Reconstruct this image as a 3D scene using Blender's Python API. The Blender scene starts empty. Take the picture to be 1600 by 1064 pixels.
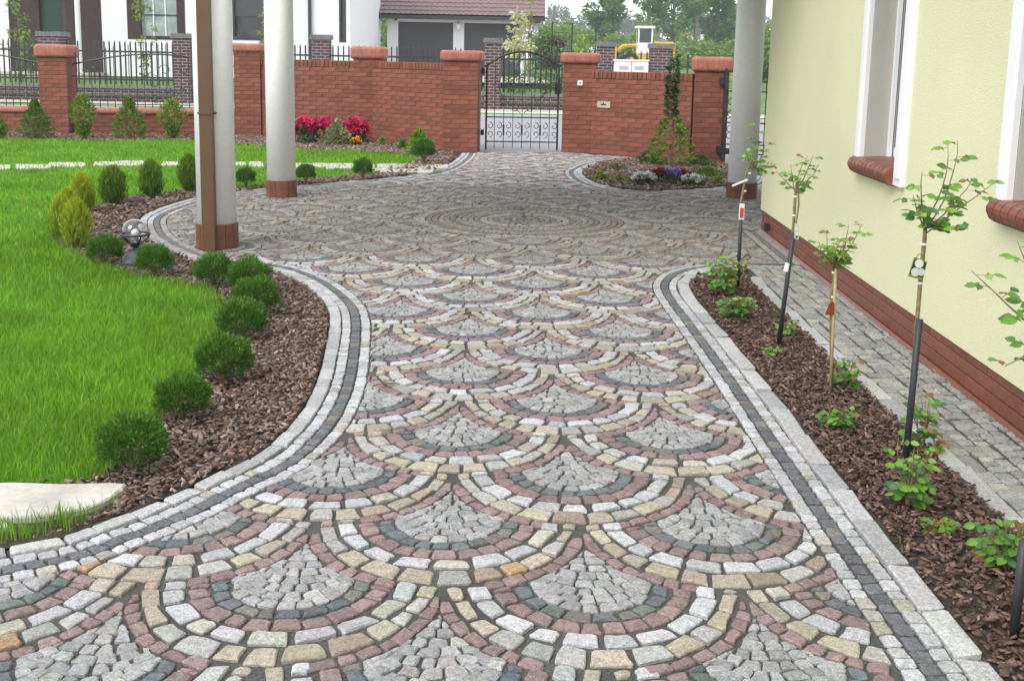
import bpy, bmesh, math, random
import numpy as np
from mathutils import Vector, Matrix
R = math.radians
random.seed(7); rng = np.random.default_rng(7)
sc = bpy.context.scene
col = sc.collection

# ------------------------------------------------------------------ camera
F, CX, CY, H = 1720.0, 800.0, 380.0, 1.52
PITCH, ROLL = math.atan(291/1720.0), R(1.12)
fw = np.array([0, math.cos(PITCH), -math.sin(PITCH)])
u0 = np.array([0, math.sin(PITCH), math.cos(PITCH)]); r0 = np.array([1.0, 0, 0])
cr = math.cos(ROLL)*r0 + math.sin(ROLL)*u0
cu = math.cos(ROLL)*u0 - math.sin(ROLL)*r0
cam_d = bpy.data.cameras.new('camera'); cam = bpy.data.objects.new('camera', cam_d); col.objects.link(cam)
cam_d.sensor_fit = 'HORIZONTAL'; cam_d.sensor_width = 36; cam_d.lens = F/1600*36
cam_d.shift_y = -(532-CY)/1600; cam_d.clip_start = 0.05; cam_d.clip_end = 3000
m = Matrix.Identity(4)
for i in range(3):
    m[i][0] = cr[i]; m[i][1] = cu[i]; m[i][2] = -fw[i]
m[2][3] = H
cam.matrix_world = m; sc.camera = cam
CAM = np.array([0, 0, H])
# ------------------------------------------------------------------ sky, sun, exposure
SUN_EL, SUN_AZ = R(46), R(220)      # azimuth clockwise from +Y: the light comes from the left
w = bpy.data.worlds.new('World'); sc.world = w; w.use_nodes = True
nt = w.node_tree; nt.nodes.clear()
sky = nt.nodes.new('ShaderNodeTexSky'); sky.sky_type = 'NISHITA'; sky.sun_disc = False
sky.sun_elevation = SUN_EL; sky.sun_rotation = SUN_AZ; sky.dust_density = 1; sky.air_density = 1; sky.ozone_density = 1
hs = nt.nodes.new('ShaderNodeHueSaturation'); hs.inputs['Saturation'].default_value = 0.16
bg = nt.nodes.new('ShaderNodeBackground'); bg.inputs['Strength'].default_value = 0.15
wo = nt.nodes.new('ShaderNodeOutputWorld')
nt.links.new(sky.outputs[0], hs.inputs['Color']); 
ov = nt.nodes.new('ShaderNodeMix'); ov.data_type = 'RGBA'; ov.inputs[0].default_value = .8      # an even cloud layer over the clear sky
ov.inputs[7].default_value = (7.2, 7.45, 8.0, 1); nt.links.new(hs.outputs[0], ov.inputs[6]); nt.links.new(ov.outputs[2], bg.inputs[0]); nt.links.new(bg.outputs[0], wo.inputs[0])
sun_d = bpy.data.lights.new('sun', 'SUN'); sun = bpy.data.objects.new('sun', sun_d); col.objects.link(sun)
sun_d.energy = 1.75; sun_d.angle = R(35); sun_d.color = (1, 0.985, 0.96)
sdir = Vector((math.sin(SUN_AZ)*math.cos(SUN_EL), math.cos(SUN_AZ)*math.cos(SUN_EL), math.sin(SUN_EL)))
sun.rotation_euler = sdir.to_track_quat('Z', 'Y').to_euler(); sun.location = (-5, -5, 12)
sc.view_settings.view_transform = 'Standard'; sc.view_settings.look = 'None'
sc.view_settings.gamma = 1; sc.view_settings.use_curve_mapping = False
sc.view_settings.exposure = 0.62
sc.cycles.max_bounces = 6; sc.cycles.volume_bounces = 1; sc.cycles.transparent_max_bounces = 12

# ------------------------------------------------------------------ pixel -> place
def ray(px, py): return fw + (px-CX)/F*cr - (py-CY)/F*cu
def G(px, py, z=0.0):
    d = ray(px, py); t = (z-H)/d[2]; p = CAM + t*d
    return (float(p[0]), float(p[1]))
def AtY(px, py, Y):
    d = ray(px, py); p = CAM + d*(Y/d[1]); return tuple(float(v) for v in p)
def proj(p):
    q = np.asarray(p, float) - CAM; z = q@fw
    return CX+F*(q@cr)/z, CY-F*(q@cu)/z, z

# ------------------------------------------------------------------ materials
def mat(name, color=(.5, .5, .5), rough=.8, attr=False, objrand=0.0, n1=(8, .15), n2=None, bump=None, metal=0, spec=.35,
        translucent=0, coat=0, trans=None, alpha=1, coords='Object', hue=0.0):
    m_ = bpy.data.materials.new(name); m_.use_nodes = True
    t = m_.node_tree; N = t.nodes; L = t.links; bs = N['Principled BSDF']
    tc = N.new('ShaderNodeTexCoord')
    if attr:
        a = N.new('ShaderNodeAttribute'); a.attribute_name = 'col'; c = a.outputs['Color']
    else:
        rgb = N.new('ShaderNodeRGB'); rgb.outputs[0].default_value = (*color, 1); c = rgb.outputs[0]
    def mul(c, fac):
        mx = N.new('ShaderNodeMix'); mx.data_type = 'RGBA'; mx.blend_type = 'MULTIPLY'; mx.inputs[0].default_value = 1
        L.new(c, mx.inputs[6]); L.new(fac, mx.inputs[7]); return mx.outputs[2]
    for n in (n1, n2):
        if not n: continue
        no = N.new('ShaderNodeTexNoise'); no.inputs['Scale'].default_value = n[0]; no.inputs['Detail'].default_value = 5
        L.new(tc.outputs[coords], no.inputs['Vector'])
        mr = N.new('ShaderNodeMapRange'); mr.inputs[1].default_value = .3; mr.inputs[2].default_value = .7
        mr.inputs[3].default_value = 1-n[1]; mr.inputs[4].default_value = 1+n[1]
        L.new(no.outputs[0], mr.inputs[0]); c = mul(c, mr.outputs[0])
    if objrand:
        oi = N.new('ShaderNodeObjectInfo'); mr = N.new('ShaderNodeMapRange')
        mr.inputs[3].default_value = 1-objrand; mr.inputs[4].default_value = 1+objrand
        L.new(oi.outputs['Random'], mr.inputs[0]); c = mul(c, mr.outputs[0])
    L.new(c, bs.inputs['Base Color'])
    bs.inputs['Roughness'].default_value = rough; bs.inputs['Metallic'].default_value = metal
    bs.inputs['Specular IOR Level'].default_value = spec; bs.inputs['Coat Weight'].default_value = coat
    if trans is not None:
        bs.inputs['Transmission Weight'].default_value = trans; bs.inputs['IOR'].default_value = 1.45
    if bump:
        no = N.new('ShaderNodeTexNoise'); no.inputs['Scale'].default_value = bump[0]; no.inputs['Detail'].default_value = 6
        L.new(tc.outputs[coords], no.inputs['Vector'])
        b = N.new('ShaderNodeBump'); b.inputs['Strength'].default_value = bump[1]; b.inputs['Distance'].default_value = bump[2]
        L.new(no.outputs[0], b.inputs['Height']); L.new(b.outputs[0], bs.inputs['Normal'])
    if translucent:
        tr = N.new('ShaderNodeBsdfTranslucent'); L.new(c, tr.inputs['Color'])
        ms = N.new('ShaderNodeMixShader'); ms.inputs[0].default_value = translucent
        L.new(bs.outputs[0], ms.inputs[1]); L.new(tr.outputs[0], ms.inputs[2])
        L.new(ms.outputs[0], N['Material Output'].inputs['Surface'])
    return m_

M = {}
M['granite'] = mat('granite', attr=True, rough=.85, n1=(300, .42), n2=(70, .24), bump=(150, .7, .005))
M['sand'] = mat('joint_sand', (.072, .071, .064), .95, n1=(120, .45), n2=(3, .25), bump=(300, .6, .004))
M['soil'] = mat('soil', (.055, .042, .034), .95, n1=(60, .4), n2=(4, .3), bump=(90, .8, .01))
M['chip'] = mat('bark', attr=True, rough=.8, n1=(70, .25), bump=(120, .5, .004))
M['turf'] = mat('turf', (.075, .22, .014), .9, n1=(2.2, .25), n2=(60, .4), bump=(150, .8, .02))
M['grass'] = mat('grass_blade', attr=True, rough=.6, n1=(1.3, .2), n2=(7, .12), translucent=.35, spec=.2)
M['leaf'] = mat('leaf', attr=True, rough=.5, n1=(30, .15), translucent=.3, spec=.4)
M['petal'] = mat('petal', attr=True, rough=.6, n1=(60, .1), translucent=.25, spec=.2)
M['stem'] = mat('stem', (.14, .10, .055), .8, n1=(60, .3))
M['canegreen'] = mat('rose_cane', (.20, .17, .07), .7, n1=(50, .35))
M['tube'] = mat('stake_tube', (.030, .033, .038), .45, n1=(15, .15))
M['bamboo'] = mat('bamboo', (.36, .27, .14), .6, n1=(30, .2))
M['stucco'] = mat('yellow_stucco', (.70, .69, .44), .95, n1=(1.1, .05), n2=(140, .07), bump=(170, .7, .009))
M['reveal'] = mat('grey_reveal', (.44, .42, .375), .95, n1=(1.5, .04), n2=(150, .08), bump=(190, .55, .006))
M['white'] = mat('white_paint', (.80, .81, .80), .5, n1=(3, .03))
M['column'] = mat('column_paint', (.88, .88, .85), .75, n1=(1.2, .03), n2=(25, .03), bump=(240, .15, .002))
M['clinker'] = mat('clinker_tile', (.185, .060, .036), .42, objrand=.12, n1=(18, .14), bump=(60, .15, .002), coat=.1)
M['coltile'] = mat('column_tile', (.17, .068, .042), .35, objrand=.16, n1=(14, .14), coat=.1)
M['grout'] = mat('grout', (.13, .085, .07), .9, n1=(30, .2))
M['brick'] = mat('red_brick', (.205, .066, .040), .75, objrand=.2, n1=(9, .18), n2=(70, .12), bump=(110, .3, .003))
M['cap'] = mat('cap_brick', (.40, .135, .085), .6, n1=(14, .16), bump=(60, .25, .003))
M['mortar'] = mat('mortar', (.125, .082, .068), .95, n1=(40, .2))
M['iron'] = mat('black_iron', (.016, .018, .018), .45, n1=(30, .2), spec=.5)
M['glass'] = mat('window_glass', (.02, .024, .026), .06, n1=None, spec=.6)
M['brown'] = mat('brown_metal', (.115, .058, .026), .4, n1=(6, .08), spec=.5)
M['slab'] = mat('sandstone', (.47, .44, .39), .85, n1=(5, .16), n2=(40, .08), bump=(30, .4, .006))
M['asphalt'] = mat('street_paving', (.27, .27, .28), .95, n1=(2, .1), n2=(60, .15), bump=(80, .4, .01))
M['beige'] = mat('beige_strip', (.46, .42, .33), .95, n1=(4, .12), n2=(70, .1))
M['field'] = mat('field_grass', (.10, .17, .035), .95, n1=(.12, .3), n2=(1.5, .3), bump=(3, .8, .2))
M['nwhite'] = mat('house_white', (.74, .75, .76), .9, n1=(.7, .03), n2=(40, .03))
M['darkbrick'] = mat('dark_brick', (.060, .032, .030), .7, n1=(6, .25), n2=(30, .25))
M['darkcap'] = mat('dark_cap', (.15, .145, .15), .5, n1=(12, .25))
M['door'] = mat('garage_grey', (.062, .063, .072), .5, n1=(1, .06), n2=(40, .05))
M['roof'] = mat('roof_tile', (.165, .095, .095), .45, n1=(.8, .1), n2=(9, .18), coat=.15)
M['fascia'] = mat('fascia', (.045, .038, .042), .5)
M['curtain'] = mat('curtain', (.30, .34, .33), .9, n1=(3, .25))
M['lampmetal'] = mat('lamp_metal', (.040, .052, .068), .5, n1=(20, .15), metal=.2)
M['globe'] = mat('clear_globe', (.93, .93, .93), .02, n1=None, trans=1.0)
M['opal'] = mat('opal', (.85, .85, .83), .3, n1=None)
M['terra'] = mat('terracotta', (.42, .17, .08), .8)
M['yellow'] = mat('machine_yellow', (.62, .36, .02), .45, n1=(2, .12))
M['rubber'] = mat('rubber', (.02, .02, .02), .8)
M['box'] = mat('cabinet_white', (.76, .77, .77), .45, n1=(2, .03))
M['tag'] = mat('tag_print', attr=True, rough=.4, n1=None)
M['bark'] = mat('tree_bark', (.20, .18, .16), .9, n1=(6, .35))
M['greenmetal'] = mat('green_metal', (.012, .045, .032), .5)

def brickify(m_, scale, c1, c2, mort):
    t = m_.node_tree; N = t.nodes; L = t.links
    b = N.new('ShaderNodeTexBrick'); tc = N.new('ShaderNodeTexCoord')
    sep = N.new('ShaderNodeSeparateXYZ'); add = N.new('ShaderNodeMath'); comb = N.new('ShaderNodeCombineXYZ')
    L.new(tc.outputs['Object'], sep.inputs[0]); L.new(sep.outputs[0], add.inputs[0]); L.new(sep.outputs[1], add.inputs[1])
    L.new(add.outputs[0], comb.inputs[0]); L.new(sep.outputs[2], comb.inputs[1]); L.new(comb.outputs[0], b.inputs['Vector'])
    b.inputs['Scale'].default_value = 1; b.inputs['Brick Width'].default_value = scale[0]; b.inputs['Row Height'].default_value = scale[1]
    b.inputs['Mortar Size'].default_value = scale[2]
    b.inputs['Color1'].default_value = (*c1, 1); b.inputs['Color2'].default_value = (*c2, 1); b.inputs['Mortar'].default_value = (*mort, 1)
    L.new(b.outputs[0], N['Principled BSDF'].inputs['Base Color'])
brickify(M['darkbrick'], (.25, .085, .012), (.085, .030, .030), (.040, .024, .026), (.23, .21, .20))

# ------------------------------------------------------------------ object helpers
def tag(o, label=None, cat=None, group=None, kind=None):
    if label: o['label'] = label
    if cat: o['category'] = cat
    if group: o['group'] = group
    if kind: o['kind'] = kind
    return o
def empty(name, loc=(0, 0, 0), label=None, cat=None, group=None, kind=None):
    o = bpy.data.objects.new(name, None); col.objects.link(o); o.location = loc; o.empty_display_size = .1
    return tag(o, label, cat, group, kind)
def link(name, me, material=None, parent=None):
    o = bpy.data.objects.new(name, me); col.objects.link(o)
    if material is not None and not me.materials: me.materials.append(material)
    if parent is not None:
        o.parent = parent
        o.matrix_parent_inverse = Matrix.Translation(-parent.location) if parent.parent is None else Matrix.Identity(4)
    return o
class MB:
    """collects shapes in world coordinates"""
    def __init__(s): s.v = []; s.f = []; s.c = []
    def add(s, vs, fs, c=None):
        o = len(s.v); s.v.extend(vs); s.f.extend([tuple(i+o for i in f) for f in fs])
        s.c.extend([c if c else (.5, .5, .5)]*len(vs))
    def box(s, a, b, c=None):
        x0, y0, z0 = a; x1, y1, z1 = b
        s.hexa([(x0, y0, z0), (x1, y0, z0), (x1, y1, z0), (x0, y1, z0), (x0, y0, z1), (x1, y0, z1), (x1, y1, z1), (x0, y1, z1)], c)
    def hexa(s, p, c=None):
        s.add(p, [(0, 3, 2, 1), (4, 5, 6, 7), (0, 1, 5, 4), (1, 2, 6, 5), (2, 3, 7, 6), (3, 0, 4, 7)], c)
    def obox(s, p0, p1, wid, z0, z1, c=None):
        """box along p0->p1 in plan, width to both sides"""
        d = np.array(p1[:2])-np.array(p0[:2]); d = d/np.linalg.norm(d); n = np.array([-d[1], d[0]])*wid/2
        a, b = np.array(p0[:2]), np.array(p1[:2])
        q = [a-n, b-n, b+n, a+n]
        s.hexa([(float(x), float(y), z0) for x, y in q]+[(float(x), float(y), z1) for x, y in q], c)
    def tube(s, pts, rad, n=6, c=None, cap=True):
        pts = [Vector(p) for p in pts]
        if not hasattr(rad, '__len__'): rad = [rad]*len(pts)
        vs = []; fs = []; ref = None
        for i, p in enumerate(pts):
            d = (pts[min(i+1, len(pts)-1)]-pts[max(i-1, 0)])
            if d.length < 1e-9: d = Vector((0, 0, 1))
            d.normalize()
            if ref is None:
                ref = d.orthogonal().normalized()
            else:
                ref = (ref-d*ref.dot(d))
                ref = ref.normalized() if ref.length > 1e-6 else d.orthogonal().normalized()
            b = d.cross(ref)
            for k in range(n):
                a = 2*math.pi*k/n
                vs.append(tuple(p+(ref*math.cos(a)+b*math.sin(a))*rad[i]))
        for i in range(len(pts)-1):
            for k in range(n):
                k2 = (k+1) % n
                fs.append((i*n+k, i*n+k2, (i+1)*n+k2, (i+1)*n+k))
        if cap:
            fs.append(tuple(range(n))[::-1]); fs.append(tuple((len(pts)-1)*n+k for k in range(n)))
        s.add(vs, fs, c)
    def lathe(s, prof, center=(0, 0, 0), n=24, c=None):
        cx_, cy_, cz = center; vs = []; fs = []
        for r_, z in prof:
            for k in range(n):
                a = 2*math.pi*k/n; vs.append((cx_+r_*math.cos(a), cy_+r_*math.sin(a), cz+z))
        for i in range(len(prof)-1):
            for k in range(n):
                k2 = (k+1) % n; fs.append((i*n+k, i*n+k2, (i+1)*n+k2, (i+1)*n+k))
        fs.append(tuple(range(n))[::-1]); fs.append(tuple((len(prof)-1)*n+k for k in range(n)))
        s.add(vs, fs, c)
    def poly(s, pts, z, c=None): s.add([(p[0], p[1], z) for p in pts], [tuple(range(len(pts)))], c)
    def mesh(s, name, attr=False, smooth=False):
        me = bpy.data.meshes.new(name); me.from_pydata(s.v, [], s.f)
        if attr:
            a = me.color_attributes.new('col', 'FLOAT_COLOR', 'POINT')
            a.data.foreach_set('color', np.array([(*c, 1) for c in s.c], 'f').ravel())
        if smooth: me.polygons.foreach_set('use_smooth', [True]*len(me.polygons))
        me.update(); return me
    def build(s, name, material, parent=None, attr=False, smooth=False):
        return link(name, s.mesh(name, attr, smooth), material, parent)
def area2(p):
    return .5*sum(p[i][0]*p[(i+1) % len(p)][1]-p[(i+1) % len(p)][0]*p[i][1] for i in range(len(p)))
def fast_mesh(name, V, Fq, C=None, smooth=False):
    """V (n,3) verts, Fq (m,k) faces, C (n,3) colours"""
    me = bpy.data.meshes.new(name); V = np.asarray(V, 'f'); Fq = np.asarray(Fq, 'i')
    k = Fq.shape[1]
    me.vertices.add(len(V)); me.vertices.foreach_set('co', V.ravel())
    me.loops.add(Fq.size); me.loops.foreach_set('vertex_index', Fq.ravel())
    me.polygons.add(len(Fq)); me.polygons.foreach_set('loop_start', np.arange(0, Fq.size, k, dtype='i'))
    if C is not None:
        a = me.color_attributes.new('col', 'FLOAT_COLOR', 'POINT')
        a.data.foreach_set('color', np.concatenate([np.asarray(C, 'f'), np.ones((len(V), 1), 'f')], 1).ravel())
    if smooth: me.polygons.foreach_set('use_smooth', np.ones(len(Fq), dtype=bool))
    me.update(calc_edges=True); me.validate(); return me
def inpoly(pts, poly):
    pts = np.asarray(pts); x, y = pts[:, 0], pts[:, 1]; ins = np.zeros(len(pts), bool); n = len(poly)
    for i in range(n):
        x0, y0 = poly[i]; x1, y1 = poly[(i+1) % n]
        if y0 == y1: continue
        c = ((y0 > y) != (y1 > y)) & (x < (x1-x0)*(y-y0)/(y1-y0)+x0); ins ^= c
    return ins
def scatter(poly, dens_fn, maxd):
    p = np.array(poly); a, b = p.min(0), p.max(0); n = int((b-a).prod()*maxd)
    q = rng.uniform(a, b, (n, 2)); q = q[inpoly(q, poly)]
    return q[rng.uniform(0, 1, len(q)) < dens_fn(q)/maxd]
def leaves_mesh(name, pos, dirs, ln, wd, cols, fold=.25, up=None):
    """rhombic leaves: base, two sides, tip"""
    n = len(pos); d = dirs/np.linalg.norm(dirs, axis=1, keepdims=True)
    if up is None: up = rng.normal(size=(n, 3))
    s = np.cross(d, up); s /= np.linalg.norm(s, axis=1, keepdims=True)+1e-9
    nn = np.cross(s, d)
    ln = np.broadcast_to(ln, (n,))[:, None]; wd = np.broadcast_to(wd, (n,))[:, None]
    V = np.stack([pos, pos+d*ln*.45+s*wd*.5+nn*wd*fold, pos+d*ln, pos+d*ln*.45-s*wd*.5+nn*wd*fold], 1).reshape(-1, 3)
    return fast_mesh(name, V, np.arange(4*n).reshape(-1, 4), np.repeat(cols, 4, 0))
def jit(c, n, a=.2, b=.08):
    c = np.array(c); return np.clip(c*(1+rng.uniform(-a, a, (n, 1)))*(1+rng.uniform(-b, b, (n, 3))), 0, 1)
def unit(n):
    v = rng.normal(size=(n, 3)); return v/np.linalg.norm(v, axis=1, keepdims=True)
def smooth_line(pts, step=.03):
    P_ = [np.array(p, float) for p in pts]; P_ = [2*P_[0]-P_[1]]+P_+[2*P_[-1]-P_[-2]]; out = []
    for i in range(1, len(P_)-2):
        a, b, c, d = P_[i-1:i+3]
        for k in range(12):
            t = k/12; out.append(.5*((2*b)+(-a+c)*t+(2*a-5*b+4*c-d)*t*t+(-a+3*b-3*c+d)*t**3))
    out.append(P_[-2]); out = np.array(out)
    for _ in range(6): out[1:-1] = (out[:-2]+2*out[1:-1]+out[2:])/4
    L_ = np.concatenate([[0], np.cumsum(np.linalg.norm(np.diff(out, axis=0), axis=1))])
    n = max(2, int(L_[-1]/step)); s = np.linspace(0, L_[-1], n)
    return np.stack([np.interp(s, L_, out[:, 0]), np.interp(s, L_, out[:, 1])], 1)
def offset(line, o):
    """positive = to the right of travel"""
    t = np.gradient(line, axis=0); t /= np.linalg.norm(t, axis=1, keepdims=True)
    return line+np.stack([t[:, 1], -t[:, 0]], 1)*o

# ================================================================== GROUND PLAN
kerbL_px = [(0, 862), (130, 830), (230, 795), (330, 748), (400, 715), (450, 672), (480, 630), (497, 590), (508, 545), (514, 505), (507, 478),
            (471, 446), (422, 425), (367, 418), (312, 412), (270, 398), (235, 380), (218, 360), (227, 337), (305, 311), (400, 298), (470, 291),
            (560, 284), (640, 276), (690, 264), (715, 248), (722, 240)]
kerbL = smooth_line([(-4.2, 2.1), (-2.9, 2.55)]+[G(*p) for p in kerbL_px])
kerbR = smooth_line([(1.26, .9), (1.25, 2.0), (1.25, 2.63), (1.24, 3.27), (1.235, 3.93), (1.23, 4.91), (1.22, 5.6), (1.205, 6.3), (1.19, 6.92), (1.21, 7.33), (1.33, 7.70), (1.55, 7.93), (1.78, 8.02)])
bedF = smooth_line([(1.95, 17.13), (1.28, 16.11), (.99, 15.13), (.92, 14.61), (.97, 13.7), (1.18, 12.99), (1.48, 12.73), (1.98, 12.9), (2.56, 13.29), (3.0, 13.9), (3.3, 14.9)])
XW = lambda y: 2.12+.024*(y-4.3)              # the house wall face
KL, KR, RW_ = .072, .085, .054                 # kerb widths and width of one border row
innL = offset(kerbL, KL+3*RW_); innR = offset(kerbR, -(KR+3*RW_)); innB = offset(bedF, .07+3*RW_)
PAVE = [tuple(p) for p in innL[::3]]+[(-.6, 17.52), (.8, 17.85), (1.3, 17.5)]+[tuple(p) for p in innB[::3]]+[(3.6, 15.6), (7, 14.6), (7, 9.95)] + \
       [(XW(9.9)-.18, 9.95), (XW(8.2)-.18, 8.25)]+[tuple(p) for p in innR[::-1][::3]]+[(-3, .9), (-4.3, 1.8)]
GROUND = [(-60, -12), (60, -12), (60, 20.6), (-60, 20.6)]
def structure(name, pts, z, material):
    b = MB(); b.poly(pts if area2(pts) > 0 else pts[::-1], z); return tag(b.build(name, material), kind='structure')
structure('ground', GROUND, -.03, M['soil'])
drive_poly = [tuple(p) for p in kerbL[::3]]+[(-.6, 17.62), (.9, 17.95), (1.6, 17.6)]+[tuple(p) for p in bedF[::3]]+[(3.6, 15.6), (8, 14.6), (8, 9.9), (XW(9.9), 9.9), (XW(.9)+.02, .9), (-3, .9), (-4.3, 1.8)]
driveway = structure('driveway', drive_poly, 0, M['sand'])

# ---- stones
GREY, BLUE, RED, WHITE, YEL = (.315, .315, .31), (.125, .14, .15), (.255, .182, .176), (.445, .445, .45), (.385, .345, .265)
ORANGE = (.36, .245, .13)
def scol(base):
    if base is YEL:
        q = random.random()
        if q < .03: base = ORANGE
        elif q < .40: base = (.37, .36, .335)
        elif q < .5: base = (.33, .26, .205)
    elif base is WHITE:
        if random.random() < .2: base = (.42, .395, .34)
    elif base is BLUE:
        q = random.random()
        if q < .12: base = (.18, .165, .14)
        elif q < .3: base = (.145, .165, .145)
    elif base is GREY:
        if random.random() < .25: base = (.36, .35, .33)
    k = random.uniform(.70, 1.03)
    return tuple(min(.75, c*k*random.uniform(.97, 1.03)) for c in base)
def clip_half(p, a, n):
    """keep the side (x-a).n >= 0"""
    out = []; k = len(p)
    for i in range(k):
        A, B = p[i], p[(i+1) % k]
        da = (A[0]-a[0])*n[0]+(A[1]-a[1])*n[1]; db = (B[0]-a[0])*n[0]+(B[1]-a[1])*n[1]
        if da >= 0: out.append(A)
        if (da >= 0) != (db >= 0):
            t = da/(da-db); out.append((A[0]+(B[0]-A[0])*t, A[1]+(B[1]-A[1])*t))
    return out
def cen(p): return (sum(q[0] for q in p)/len(p), sum(q[1] for q in p)/len(p))
RPHI = lambda a: float(np.interp(a, [0, 45, 67, 80, 90, 180], [.468, .446, .424, .428, .434, .434]))
def clip_fan(p, c, extra):
    if not p: return p
    g = cen(p); ph = math.degrees(math.atan2(abs(g[0]-c[0]), c[1]-g[1])); return clip_out(p, c, RPHI(ph)+extra)
def clip_out(p, c, r):
    """cut away what lies inside the circle"""
    if not p: return p
    g = cen(p); dx, dy = g[0]-c[0], g[1]-c[1]; l = math.hypot(dx, dy)
    if l > r+.2: return p
    if l < 1e-6: return []
    n = (dx/l, dy/l); return clip_half(p, (c[0]+n[0]*r, c[1]+n[1]*r), n)
stones = []          # (polygon, colour, gap, rise)
# fan paving: centres on a staggered lattice, rings of setts round each
WF, DF = .868, .435; RF = WF/2
PU = np.array([-.0185, 1.0]); PU /= np.linalg.norm(PU); PV = np.array([PU[1], -PU[0]]); PO = np.array([.25, 3.02])
S_ROS = 7.25
ROS = PO+PU*S_ROS
RING = .048; RCL = None
def ring_cells(r0_, r1_, ph, L_, c=(0, 0)):
    a = -ph+random.uniform(0, .15); f0 = r0_ if callable(r0_) else (lambda q: r0_); f1 = r1_ if callable(r1_) else (lambda q: r1_); rm = (f0(45)+f1(45))/2; out = []
    while a < ph:
        da = L_/rm*random.uniform(.8, 1.25); b = a+da
        if b > ph+da*.5: break
        P4 = []
        for ang, fn in ((a, f0), (a, f1), (b, f1), (b, f0)):
            rr = fn(abs(math.degrees(ang)))+random.uniform(-.0055, .0055); ang += random.uniform(-.0045, .0045)/max(rr, .05); P4.append((c[0]+rr*math.sin(ang), c[1]-rr*math.cos(ang)))
        out.append(P4); a = b
    return out
def fan(t0, s0, sg):
    items = []
    ups = [(-RF, DF), (RF, DF)]
    def put(cells, colr, gap, rise, rclip, lat=False):
        for p in cells:
            for u_ in ups: p = clip_fan(p, u_, rclip)
            if lat:
                p = clip_half(p, (-RF, 0), (1, 0)) if p else p
                p = clip_half(p, (RF, 0), (-1, 0)) if p else p
            if len(p) >= 3: items.append((p, colr, gap, rise))
    for k in range(9):
        rk = .181+.016*k; ck = -.181+.049*k+rk
        put(ring_cells(max(rk-.049, .01), rk, R(95), .05, (0, ck)), GREY, .0026, .002, RING)
    put(ring_cells(.183, .235, R(100), .062), BLUE, .0036, .0005, RING)
    put(ring_cells(.237, .299, R(95), .068), RED, .0038, .002, RING)
    put(ring_cells(.301, .374, R(99), .100), WHITE, .0078, .004, 0)
    put(ring_cells(.374, RPHI, R(97), .098), YEL, .0066, .0035, 0, True)
    # the outer red ring, drawn where it edges the two fans below
    for p in ring_cells(RPHI, lambda a: RPHI(a)+RING, R(80), .062):
        g = cen(p); ok = False
        for sx in (-1, 1):
            d = math.hypot(g[0]-sx*RF, g[1]+DF)
            if d < .312 and abs(g[0]) < RF+.01: ok = True
        if ok:
            p = clip_half(p, (-RF, 0), (1, 0)); p = clip_half(p, (RF, 0), (-1, 0)) if p else p
            if len(p) >= 3: items.append((p, RED, .0038, .0015))
    out = []
    for p, c, g, ri in items:
        q = [tuple(PO+PV*(t0+a)+PU*(s0+sg*b)) for a, b in p]
        out.append((q, c, g, ri))
    return out
seamP = PO+PU*S_ROS
for n in range(-5, 19):
    for i in range(-5, 9):
        t0 = (i+.5*(n % 2))*WF
        g = PO+PV*t0+PU*(n*DF)
        if not (-3.9 < g[0] < 6.9): continue
        for st in fan(t0, n*DF, 1):
            p = clip_half(st[0], seamP, -PU)
            if len(p) >= 3: stones.append((p,)+st[1:])
for n in range(-2, 17):
    for i in range(-5, 9):
        t0 = (i+.5*(n % 2))*WF; s0 = S_ROS+.12+n*DF
        g = PO+PV*t0+PU*s0
        if not (-3.9 < g[0] < 6.9): continue
        for st in fan(t0, s0, -1):
            p = clip_half(st[0], seamP, PU)
            if len(p) >= 3: stones.append((p,)+st[1:])
COLS = [(G(340, 387), .155), (G(440, 308), .155), (G(1158, 310), .165)]
excl = [(tuple(ROS), .975)]+[(c, r_+.185) for c, r_ in COLS]
seg = np.array(PAVE); segb = np.roll(seg, -1, 0)
if area2(PAVE) < 0: seg, segb = seg[::-1].copy(), None
if segb is None: segb = np.roll(seg, -1, 0)
def clip_region(items):
    cs = np.array([cen(s[0]) for s in items]); ins = inpoly(cs, [tuple(p) for p in seg])
    d = segb-seg; L2 = (d**2).sum(1)
    out = []
    near = np.full(len(cs), 9.); arg = np.zeros(len(cs), int)
    for a in range(0, len(cs), 4000):
        q = cs[a:a+4000, None, :]-seg[None]; t = np.clip((q*d[None]).sum(2)/L2[None], 0, 1)
        e = ((q-t[..., None]*d[None])**2).sum(2); arg[a:a+4000] = e.argmin(1); near[a:a+4000] = np.sqrt(e.min(1))
    for k, s in enumerate(items):
        p = s[0]
        if near[k] > .1:
            if not ins[k]: continue
        else:
            i = arg[k]; n = np.array([-d[i][1], d[i][0]])/math.sqrt(L2[i])
            p = clip_half(p, seg[i], n)
        for c, r_ in excl:
            if p: p = clip_out(p, c, r_)
        if len(p) >= 3 and abs(area2(p)) > 3.5e-4: out.append((p,)+s[1:])
    return out
stones = clip_region(stones)
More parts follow.
